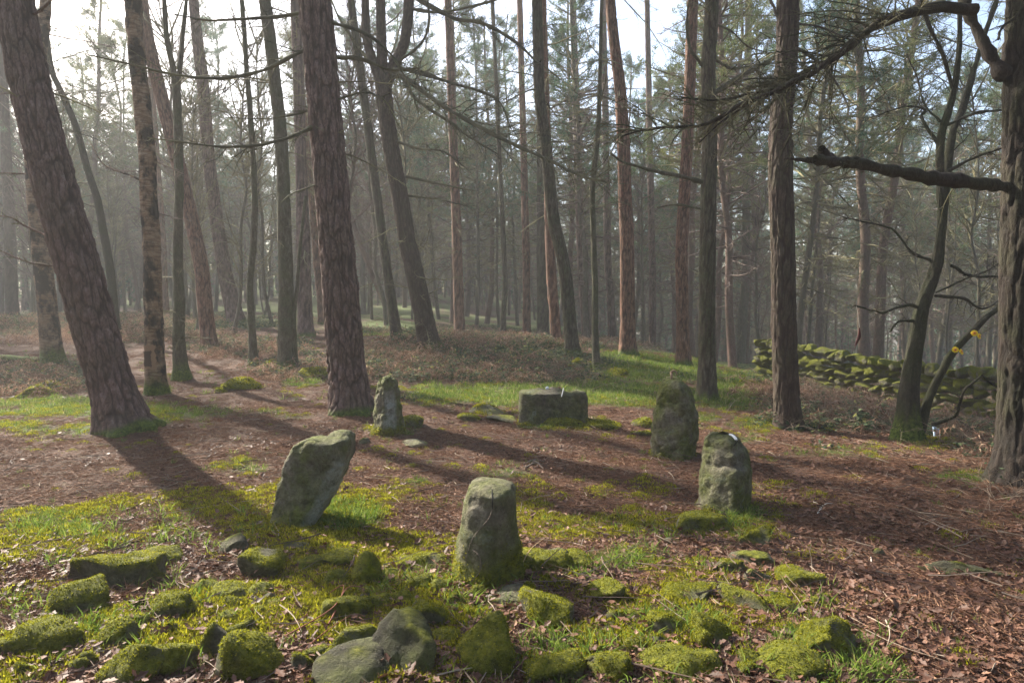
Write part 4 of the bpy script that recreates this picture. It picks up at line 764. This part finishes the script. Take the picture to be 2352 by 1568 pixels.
MID = [('pale pine trunk between the dark birch and the big pine', 702, 772, 697, 560, 692, 400, 36, MB_PINE), ('reddish trunk close to the left side of the big pine', 742, 745, 728, 600, 712, 420, 20, MB_RED),
       ('olive trunk with a yellow lichen patch leaning beside the dark red pine', 912, 776, 886, 600, 846, 300, 26, MB_GREEN), ('broad pale pine trunk left of the middle pines', 1247, 780, 1246, 600, 1244, 200, 30, MB_GREEN), ('reddish narrow trunk overlapping the middle leaning pine', 1279, 792, 1266, 620, 1254, 250, 26, MB_RED),
       ('slim grey trunk just right of the middle leaning pine', 1348, 782, 1335, 600, 1322, 200, 22, MB_PINE), ('pale trunk leaning left, between thin stem and knoll pine', 1409, 768, 1396, 600, 1390, 250, 20, MB_PINE), ('dark reddish trunk low in the middle of the wood', 1056, 770, 1050, 560, 1040, 300, 26, MB_RED),
       ('mossy crooked sapling on the crest of the bank', 1155, 775, 1160, 640, 1150, 420, 14, MB_GREEN), ('straight red-brown trunk behind the bank, left of the pale pine', 1210, 775, 1208, 560, 1200, 250, 20, MB_RED), ('dark trunk deep in shade left of the leaning birch', 28, 720, 22, 520, 10, 250, 26, MB_DARK), ('thin pink trunk behind the peeling birch', 380, 725, 372, 540, 352, 250, 18, MB_RED), ('slanting dead trunk crossing behind the big pine', 905, 745, 850, 620, 800, 480, 12, MT_BROWN), ('grey trunk standing left of the orange pine', 1500, 800, 1498, 600, 1490, 200, 18, MB_PINE), ('dim trunk beyond the wall end', 1700, 800, 1712, 650, 1716, 300, 22, MB_FARG)]
for k, (lab, u0, v0, u1, v1, u2, v2, w, mt) in enumerate(MID):
    short = 'slanting' in lab; g = G(u0, v0); dd = min(g[1], 36)
    s0 = (u2 - u1) / (v2 - v1)
    near_tree('pine_tree' if 'sapling' not in lab else 'young_tree', lab, 'tree' if 'sapling' in lab else 'pine', [(u0, v0), ((u0 + u1) / 2 , (v0 + v1) / 2), (u1, v1), ((u1 + u2) / 2, (v1 + v2) / 2), (u2, v2), (u2 + s0 * (-60 - v2), -60)] if not short else [(u0, v0), (u1, v1), (u2, v2)], [w, w * .92, w * .88, w * .82, w * .75, w * .65][:6 if not short else 3], mt, 15.5 if not short else 1, 'pine', nA=20, step=.2, dead=(22 if not short else 5, 3.2, 2.5), crown=None if w < 16 or short or (u0 < 420 and dd < 28) else ('olive0', 'olive1', 'teal0', 'teal1')[k % 4], seed=50 + k, cell=.1, mossh=.2, depthpos=dd)

# ---- the wood behind: one tree of each kind, copied with its parts
def proto_pine(k):
    Hh = rng.uniform(15, 21); K = 9; z = np.linspace(-.3, Hh, K); c = np.cumsum(rng.normal(0, .12, (K, 2)), 0) + np.outer(z, rng.normal(0, .025, 2)); P = np.column_stack([c, z]); r = rng.uniform(.12, .2)
    V, F, A, C, rr, s = trunk_geo(P, np.linspace(r, r * .3, K), 14, .45, 'none', .01, .35, .2, k, base=True); fn = lambda zz: np.stack([np.interp(zz, C[:, 2], C[:, j]) for j in range(3)], -1)
    a = [('trunk', mesh_np('trunk', V, F, MB_FARP if k % 2 else MB_FARG, True, A))]
    a.append(('dead_branch', dead_geo(fn, 2.0, Hh * .68, 95, 3.4, MT_OLIVE if k % 3 else MT_BROWN, m1=13, m2=4, thick=1.7)))
    b, f = crown_geo(fn, Hh * .34, Hh * .98, 74, 3.2, MT_OLIVE, MF_OLIVE if k % 2 else MF_TEAL, .8); a += [('limb', b), ('foliage', f)]; return a
def proto_bare(k):
    Hh = rng.uniform(9, 14); K = 9; z = np.linspace(-.2, Hh, K); c = np.cumsum(rng.normal(0, .16, (K, 2)), 0); P = np.column_stack([c, z]); r = rng.uniform(.05, .1)
    V, F, A, C, rr, s = trunk_geo(P, np.linspace(r, r * .2, K), 10, .45, 'none', .01, .35, .2, k, base=True); fn = lambda zz: np.stack([np.interp(zz, C[:, 2], C[:, j]) for j in range(3)], -1)
    return [('trunk', mesh_np('trunk', V, F, MB_FARG, True, A)), ('branch', dead_geo(fn, 1.6, Hh * .97, 70, 3.2, MT_BROWN if k % 2 else MT_OLIVE, (.3, 1.6), .5, 12, 5, thick=1.4))]
def place(parts, name, label, cat, group, x, y, rz, sc, first):
    root = link(name, None, loc=(x, y, float(H(x, y))), rot=(rng.normal(0, .03), rng.normal(-.02, .04), rz), scale=sc); tag(root, label, cat, group)
    for n, me in parts: link(n, me, root)
def wood():
    pines = [proto_pine(k) for k in range(6)]; bares = [proto_bare(k) for k in range(4)]; pts = [(-19.0, 30.0), (-16.6, 33.0), (-20.5, 35.5), (-22.0, 31.5), (-13.6, 30.5), (-18.0, 37.5)]; tries = 0
    while len(pts) < 345 and tries < 60000:
        tries += 1; dd = 22 + 78 * rng.random() ** .75; t = R(rng.uniform(-43, 43)); x = math.sin(t) * dd; y = math.cos(t) * dd
        if y < 21: continue
        if abs(x - 4) < 3 and y < 26: continue
        lane = abs(math.degrees(math.atan2(x + .5, y - 4)) - SUN_AZ) < 13 and y < 33
        if lane and rng.random() < .8: continue
        if any((x - a) ** 2 + (y - b) ** 2 < (1.8 if dd < 45 else 2.1) ** 2 for a, b in pts): continue
        pts.append((x, y))
    for k, (x, y) in enumerate(pts):
        lane2 = abs(math.degrees(math.atan2(x - 1, y - 13)) - SUN_AZ) < 7 and y < 36
        lane2 = lane2 or (abs(math.degrees(math.atan2(x - 8, y - 14)) - SUN_AZ) < 11 and y < 42)
        if k % 3 == 2 or lane2: place(bares[k % 4], 'bare_tree', 'slim leafless tree among the distant trunks of the wood', 'tree', 'leafless trees in the wood behind', x, y, rng.uniform(0, 6.28), rng.uniform(.7, 1.15), k < 5)
        else: place(pines[k % 6], 'pine_tree', 'distant %s pine of the dense wood behind the circle' % ('red-barked', 'grey-barked')[(k % 6 + 1) % 2], 'pine', '%s pines in the wood behind' % ('red-barked', 'grey-barked')[(k % 6 + 1) % 2], x, y, rng.uniform(0, 6.28), rng.uniform(.85, 1.15), k < 7)
    # the mass of the wood far off
    b = Bag(); n = 1700; t = np.radians(rng.uniform(-50, 50, n)); d = rng.uniform(75, 150, n); x = np.sin(t) * d; y = np.cos(t) * d; z = H(x, y); hh = rng.uniform(5, 18, n)
    P = np.stack([np.stack([x + rng.normal(0, .4, n) * q, y, z + hh * q], -1) for q in (0, .33, .66, 1)], 1); V, F = tubes(P, taper(rng.uniform(.12, .25, n), 4), 5); b.add(V, F)
    P2, L2 = grow(P, hh, 8, .22, 1.3, 3, .15, .03, .95, .4); V, F = tubes(P2, taper(np.full(len(P2), .03), 3), 3); b.add(V, F)
    tag(link('far_trees', b.mesh('far_trees', MT_BROWN)), 'grey mass of trunks far off in the haze', kind='stuff')
    f = Bag(); q = P2[:, 1:].reshape(-1, 3); q = q[rng.random(len(q)) < .8]; needles(f, q, 5, .7, .2)
    tag(link('far_foliage', f.mesh('far_foliage', MF_TEAL)), 'dim pine foliage of the farthest trees', kind='stuff')
wood()
def wood_around():
    n = 330; t = np.radians(rng.uniform(52, 308, n)); d = rng.uniform(9, 45, n); k = ~((np.degrees(t) > 285) & (d < 60)); t, d = t[k], d[k]; n = len(t)
    x = np.sin(t) * d; y = np.cos(t) * d; z = H(x, y); hh = rng.uniform(11, 18, n); b = Bag()
    P = np.stack([np.stack([x + q * .5, y, z + hh * q], -1) for q in (0, .33, .66, 1)], 1); V, F = tubes(P, taper(rng.uniform(.12, .22, n), 4), 6); b.add(V, F)
    P2, L2 = grow(P, hh, 12, .2, 1.3, 4, .15, .2, .98, .4); V, F = tubes(P2, taper(np.full(len(P2), .025), 4), 3); b.add(V, F); f = Bag(); needles(f, P2[:, 1:].reshape(-1, 3), 3, .6, .22)
    o = tag(link('surrounding_trees', b.mesh('surrounding_trees', MT_BROWN)), 'mass of the wood continuing on either side of the clearing', kind='stuff'); tag(link('surrounding_foliage', f.mesh('surrounding_foliage', MF_TEAL)), 'foliage of the wood on either side of the clearing', kind='stuff')
wood_around()

# ------------------------------------------------------------------ small things
from mathutils.bvhtree import BVHTree
def bvh(o): 
    me = o.data; return BVHTree.FromPolygons([v.co[:] for v in me.vertices], [tuple(q.vertices) for q in me.polygons])
def hit(o, tree, u, v):
    r_ = ray(u, v); q = tree.ray_cast(Vector((0, 0, EYE)) - o.location, Vector(r_).normalized()); return None if q[0] is None else np.array(q[0] + o.location)
def obj_tube(name, P, rad, mat, parent=None, sides=7, org=None, attr=.5):
    P = np.asarray(P, float); b = Bag(); V, F = tubes(P[None], np.asarray(rad, float)[None], sides); b.add(V, F, attr)
    n = len(P) * sides; K = len(P); c0 = b.n; b.add([P[0], P[-1]], np.array([[0, 0, 1]]), attr); return V, F, b
def stick(path, rpx, mat, label, cat='stick', name='fallen_stick', lift=1.0, group='sticks lying on the ground', surf=None, fork=None, attr=.5, up=None):
    Pw = []
    for k, (u, v) in enumerate(path):
        q = hit(surf[0], surf[1], u, v) if surf else None
        q = G(u, v) if q is None else q; rr = rpx * q[1] / FPX; Pw.append(q + np.array([0, -rr if surf else 0, 0 if surf else rr * lift + (up[k] if up else 0)]))
    C = catmull(Pw, max(8, 4 * len(Pw))); rr = rpx * Pw[0][1] / FPX * np.linspace(1, .5, len(C)) * (1 + .1 * rng.normal(0, 1, len(C))); rr[-1] *= .4; rr[0] *= .6
    org = C[0].copy(); V, F = tubes((C - org)[None], rr[None], 7); b = Bag(); b.add(V, F, attr)
    for ft in (fork or ()):
        i0 = int(ft[0] * (len(C) - 1)); q = C[i0] - org; e = G(ft[1], ft[2]) - org + [0, 0, .01]; m = (q + e) / 2 + [0, 0, .015]; cc = catmull([q, m, e], 7); V, F = tubes(cc[None], (rr[i0] * .6 * np.linspace(1, .3, 7))[None], 5); b.add(V, F, attr)
    return tag(link(name, b.mesh(name, mat, True), loc=org), label, cat, group)
MW_PALE = simple('bleached_wood', (.50, .46, .40)); MW_RED = simple('red_brown_wood', (.22, .08, .045)); MW_BLACK = simple('charred_wood', (.02, .02, .02)); MW_GREY = simple('weathered_wood', (.16, .125, .10)); MW_TAN = simple('tan_wood', (.42, .28, .16))
stick([(1981, 1305), (2020, 1325), (2060, 1340), (2097, 1350)], 3.6, MW_RED, 'reddish bark-stripped branch on the brown path at lower right', attr=.4)
stick([(1869, 1155), (1885, 1169), (1877, 1183)], 3.4, MW_PALE, 'short bleached forked stick lying beyond the layered stone', fork=[(.5, 1912, 1158)])
stick([(903, 1257), (930, 1252), (959, 1246)], 3.2, MW_BLACK, 'charred black stick left of the nearest standing stone')
stick([(2123, 1213), (2145, 1199), (2177, 1195)], 4.5, MW_GREY, 'dark curved root-like branch on the path at right')
stick([(1109, 890), (1135, 898), (1165, 907)], 1.2, MW_TAN, 'long pale cane lying in the bright grass behind the slab')
stick([(992, 1129), (993, 1143)], 2.0, MW_PALE, 'tiny white stick on the litter between the stones')
stick([(1453, 1121), (1475, 1132), (1493, 1135)], 1.6, MW_PALE, 'thin forked white twig in the middle right of the circle', fork=[(.3, 1470, 1118)])
stick([(1501, 1169), (1525, 1174), (1549, 1183)], 1.5, MW_PALE, 'thin pale twig near the foot of the layered stone')
stick([(2000, 1290), (2003, 1320), (1995, 1345)], 1.6, MW_PALE, 'thin bleached twig standing off the red branch', up=(.03, .02, 0))
stick([(1960, 1380), (2010, 1410), (2030, 1432)], 1.6, MW_PALE, 'wiry pale twig at the grass edge on the lower right', fork=[(.4, 2010, 1375)])
stick([(2022, 1425), (2040, 1432), (2055, 1440)], 2.2, MW_TAN, 'short orange twig by the grass edge at lower right')
stick([(604, 1497), (690, 1470), (765, 1440), (800, 1400), (835, 1362)], 2.0, MW_RED, 'long rusty bracken stalk arching over the foreground stones', up=(.02, .06, .1, .12, .03))
stick([(740, 1470), (775, 1430), (790, 1395), (755, 1380)], 2.2, MW_RED, 'bent red bracken stalk left of the moss cushion stone', up=(.02, .08, .12, .04), fork=[(.5, 830, 1400)])
stick([(700, 1500), (760, 1465), (830, 1420)], 1.6, MW_RED, 'slim rusty stalk low over the leaves', up=(.02, .05, .05))
stick([(1180, 1350), (1215, 1310), (1255, 1288)], 1.3, MW_TAN, 'arching dry bracken spray right of the nearest standing stone', up=(.02, .12, .16), fork=[(.5, 1240, 1330)])
stick([(1610, 1000), (1680, 1012), (1740, 1040)], 1.2, MW_GREY, 'thin dark twig on the path behind the layered stone')
for k, (a, b_) in enumerate([((1201, 1070), (1253, 1064)), ((1206, 1078), (1250, 1070)), ((1215, 1062), (1248, 1080))]): stick([a, ((a[0] + b_[0]) / 2, (a[1] + b_[1]) / 2 - 3), b_], 2.0, MW_GREY, ('lowest', 'front', 'top')[k] + ' dark twig of the small heap in the centre of the circle', group='twigs of the small heap', up=(.01, .03, .01))
lg = G(40, 838); b = Bag(); cc = catmull([[-2.2, .5, .05], [-1, .2, .12], [0, 0, .1], [.6, -.1, .05]], 16); V, F = tubes(cc[None], (np.full(16, .13) * (1 + .1 * rng.normal(0, 1, 16)))[None], 12); b.add(V, F)
o = link('fallen_log', mesh_np('fallen_log', V, F, MB_DARK, True, {'plate': np.ones(len(V)), 'moss': sst(-.1, .1, vnormals(V, np.concatenate([F[:, :3], F[:, [0, 2, 3]]]))[:, 2] + .3 * fbm(V * 3, 3))}), loc=lg); tag(o, 'mossy fallen log beside the dark birch at the left edge', 'log')
lg = G(-20, 828)
# vine on the nearest stone
T_S1 = bvh(S1)
stick([(1130, 1122), (1131, 1146), (1131, 1168)], 1.6, MW_BLACK, 'dark upright twig lodged against the nearest standing stone', surf=(S1, T_S1), group='dry stems on the nearest standing stone')
stick([(1131, 1168), (1124, 1188), (1108, 1208), (1088, 1232), (1076, 1262), (1066, 1300)], 1.1, MW_GREY, 'pale dry vine curling down the nearest standing stone', surf=(S1, T_S1), group='dry stems on the nearest standing stone')
stick([(1086, 1262), (1100, 1275), (1105, 1295), (1098, 1318), (1080, 1334)], 1.1, MW_GREY, 'short pale vine loop low on the nearest standing stone', surf=(S1, T_S1), group='dry stems on the nearest standing stone')
# offerings on the slab
T_S4 = bvh(S4)
def top_of(o, T, u, dback=0.0, d=None):
    x = at(u, 784, d)[0]; q = T.ray_cast(Vector((x, d + dback, 5)) - o.location, Vector((0, 0, -1))); return np.array(q[0] + o.location) if q[0] else None
def pebble(u, w, mat, label, dims=(1, .8, .8), seed=0, db=0.0):
    q = top_of(S4, T_S4, u, db, d4); ww = w * d4 / FPX; V, F = rock_geo(seed, np.array(dims) * ww, .0, 2, .05, 3)
    tag(link('pebble', mesh_np('pebble', V, F, mat, True), loc=q + [0, 0, ww * dims[2] * .42]), label, 'pebble', 'offerings on the slab stone')
pebble(1257, 8.5, simple('white_quartz', (.75, .75, .75), .5), 'round white pebble on top of the broad slab', seed=401, dims=(1, .9, .95))
pebble(1267, 9, simple('pink_pebble', (.55, .42, .35), .6), 'flatter pinkish pebble right of the white one', dims=(1, .8, .5), seed=402)
pebble(1247, 7, simple('dark_pebble', (.12, .12, .08), .7), 'small dark pebble left of the white one', dims=(1, .8, .5), seed=403)
pebble(1286, 12, simple('rusty_lump', (.25, .12, .08), .8), 'rusty brown lump on the slab beside the white stick', dims=(1, .6, .35), seed=404)
q = top_of(S4, T_S4, 1292, -.05, d4); V, F = tubes(catmull([[.012, -.0, .03], [0, -.13, .03], [-.03, -.22, -.06]], 8)[None], np.linspace(.008, .006, 8)[None], 6)
tag(link('white_stick', mesh_np('white_stick', V, F, simple('white_wood', (.7, .68, .66)), True), loc=q), 'short white stick hanging over the front of the broad slab', 'stick')
# curled horn-like offering
q = top_of(S5, bvh(S5), 1544, -.02, d5); n = 60; t = np.linspace(0, 1, n); a = np.pi * (1.02 - 1.15 * t); C = .62 * np.column_stack([.055 + .05 * np.cos(a) * (1 - .1 * t), -.05 * t - .05, .035 + .055 * np.sin(a)]); C = np.concatenate([np.column_stack([np.linspace(-.0, .004, 8), np.full(8, -.06), np.linspace(-.07, .02, 8)]), C]); rr = .015 * np.concatenate([np.full(8, .9), 1 - .55 * t]) * (1 + .16 * np.sin(np.arange(n + 8) * 1.6))
V, F = tubes(C[None], rr[None], 10); tag(link('curled_twist', mesh_np('curled_twist', V, F, simple('twisted_fibre', (.22, .15, .10)), True), loc=q + [-.02, .02, .02]), 'ribbed brown curled twist resting on top of the tallest stone', 'ornament')
# white feather on the layered stone
T_S6 = bvh(S6); pts = [hit(S6, T_S6, u, v) for u, v in [(1674, 998), (1681, 1001), (1687, 1006), (1691, 1013), (1688, 1020), (1683, 1026)]]; pts = [q for q in pts if q is not None]
if len(pts) > 3:
    C = catmull(pts, 24) - pts[0] + [0, -.008, .006]; w = .011 * np.sin(np.linspace(.15, 1, 24) * np.pi) + .002; V, F = tubes(C[None], w[None], 6); h = 23 * 6
    root = link('feather', None, loc=pts[0]); tag(root, 'small white feather with black barring on the layered stone', 'feather')
    link('vane', mesh_np('vane', V[:84], F[:78], simple('white_feather', (.8, .8, .78)), True), root)
    for k in range(14, 23, 3): link('bar', mesh_np('bar', V[k * 6:(k + 2) * 6] * 1, F[:6], simple('black_bar', (.015, .015, .015)), True), root)
# flowers
MFY = simple('yellow_petal', (.85, .62, .02), .6); MFO = simple('orange_petal', (.75, .30, .02), .6); MFB = simple('flower_centre', (.10, .03, .015))
def petal_mesh(L, w, mat):
    V = [(0, 0, 0), (w * .5, L * .45, .004), (w * .42, L * .85, 0), (0, L, -.004), (-w * .42, L * .85, 0), (-w * .5, L * .45, .004), (0, L * .5, .008)]; return mesh_np('petal', np.array(V), np.array([[0, 1, 6], [1, 2, 6], [2, 3, 6], [3, 4, 6], [4, 5, 6], [5, 0, 6]]), mat)
PM1 = petal_mesh(.040, .020, MFY); PM2 = petal_mesh(.024, .014, MFO)
def flower(u, v, d, yaw, label):
    root = link('flower', None, loc=at(u, v, d), rot=(R(80), 0, yaw)); tag(root, label, 'flower', 'yellow flowers tied to the oak stem')
    for k in range(13): link('petal', PM1, root, rot=(R(rng.uniform(-5, 25)), 0, k * 2 * math.pi / 13))
    for k in range(9): link('petal', PM2, root, loc=(0, 0, .006), rot=(R(20), 0, k * 2 * math.pi / 9))
    V, F = rock_geo(77, (.022, .022, .014), 0, 0, .05, 2); link('centre', mesh_np('centre', V, F, MFB, True), root, loc=(0, 0, .008))
dF = T17.location.y - .12
flower(2194, 803, dF, -.5, 'left yellow flower of the lower pair on the oak stem'); flower(2207, 808, dF, .5, 'right yellow flower of the lower pair on the oak stem')
flower(2238, 765, dF, -.5, 'left yellow flower of the upper pair on the oak stem'); flower(2248, 772, dF, .5, 'right yellow flower of the upper pair on the oak stem')
# hanging feathers
d_ = T17.location.y - .55; o0 = at(1974, 752, d_); root = link('hanging_feathers', None, loc=o0); tag(root, 'bunch of long dark red feathers hanging from a bare twig before the wall', 'ornament')
tp = at(1967, 703, d_) - o0; V, F = tubes(catmull([tp, tp * .5 + [.005, 0, 0], [0, 0, 0]], 6)[None], np.full((1, 6), .0022), 5); link('string', mesh_np('string', V, F, MW_PALE, True), root)
for k in range(5):
    C = catmull([[0, 0, 0], [.004 * (k - 2), 0, -.1], [-.03 + .010 * (k - 2), .004 * k, -.24 + .02 * abs(k - 1)]], 12); w = .010 * np.sin(np.linspace(.06, 1, 12) * np.pi) ** .7 + .001
    V, F = tubes(C[None], w[None], 6); link('feather', mesh_np('feather', V, F, simple('dark_red_feather', (.07, .02, .018)), True), root)
# framed picture at the foot of the oak
MPF = simple('pale_blue_frame', (.50, .66, .85), .5); q = G(2156, 1008); q = at(2153, 1006, q[1] - .10); root = link('picture_frame', None, loc=q, rot=(R(-38), R(28), R(8))); tag(root, 'small pale blue framed picture leaning by the mossy foot of the oak', 'picture frame')
def box(name, c, s, mat):
    c = np.array(c); s = np.array(s) / 2; V = np.array([[a, b, e] for a in (-1, 1) for b in (-1, 1) for e in (-1, 1)]) * s + c; F = np.array([[0, 1, 3, 2], [4, 6, 7, 5], [0, 4, 5, 1], [2, 3, 7, 6], [0, 2, 6, 4], [1, 5, 7, 3]]); link(name, mesh_np(name, V, F, mat), root)
fw, fh = .105, .165
for x in (-1, 1): box('frame_side', (x * (fw / 2 - .009), 0, fh / 2), (.018, .014, fh), MPF)
for z in (.009, fh - .009): box('frame_rail', (0, 0, z), (fw - .036, .014, .018), MPF)
mp = M('faded_picture'); mp.col(mp.ramp(mp.noise(28, 3), [(.35, (.20, .12, .10)), (.5, (.55, .35, .32)), (.65, (.5, .5, .55))])); box('picture', (0, .002, fh / 2), (fw - .036, .006, fh - .036), mp.m)
# scar of the birch, lichen patch on the olive pine
def arc_patch(root, u, v, w, h, radf, mat, name, rag=.15, off=.006):
    d = root.location.y; c = at(u, v, d) - np.array(root.location); rad = radf * d / FPX + off; ww = w / 2 / radf; hh = h * d / FPX
    n, m = 12, 10; A = np.linspace(-ww, ww, n)[None] * (1 + rag * rng.normal(0, .5, (m, 1))); Z = np.linspace(-.5, .5, m)[:, None] * hh * (1 + rag * rng.normal(0, .3, (1, n)))
    V = np.stack([c[0] + rad * np.sin(A) + 0 * Z, c[1] - rad * np.cos(A) + 0 * Z, c[2] + Z + 0 * A], -1).reshape(-1, 3); i = (np.arange(m - 1)[:, None] * n + np.arange(n - 1)[None]).ravel()
    link(name, mesh_np(name, V, np.stack([i, i + 1, i + n + 1, i + n], -1), mat, True), root)
arc_patch(T3, 354, 818, 26, 56, 20, simple('torn_bark', (.26, .165, .10)), 'bark_edge', .35, .022); arc_patch(T3, 351, 822, 13, 34, 20, simple('bare_dark_wood', (.085, .055, .04)), 'scar', .3, .034)

# ------------------------------------------------------------------ haze
def haze():
    x0, x1, y0, y1, z0, z1 = -240, 240, -20, 240, -62, 24
    V = [(x, y, z) for z in (z0, z1) for x, y in ((x0, y0), (x1, y0), (x1, y1), (x0, y1))]
    me = bpy.data.meshes.new('haze'); me.from_pydata(V, [], [(3, 2, 1, 0), (4, 5, 6, 7), (0, 1, 5, 4), (1, 2, 6, 5), (2, 3, 7, 6), (3, 0, 4, 7)])
    m = bpy.data.materials.new('haze'); m.use_nodes = True; nt = m.node_tree; nt.nodes.clear(); o = nt.nodes.new('ShaderNodeOutputMaterial'); v = nt.nodes.new('ShaderNodeVolumePrincipled')
    v.inputs['Color'].default_value = (.96, .96, .95, 1); v.inputs['Density'].default_value = .0018; v.inputs['Anisotropy'].default_value = .2; nt.links.new(v.outputs[0], o.inputs['Volume'])
    me.materials.append(m); tag(link('haze', me), 'thin pale morning haze between the trees', kind='stuff')
haze()

print('TRIS', sum(sum(len(p.vertices) - 2 for p in m.polygons) if len(m.polygons) < 400 else int(len(m.loops) - 2 * len(m.polygons)) for m in bpy.data.meshes))
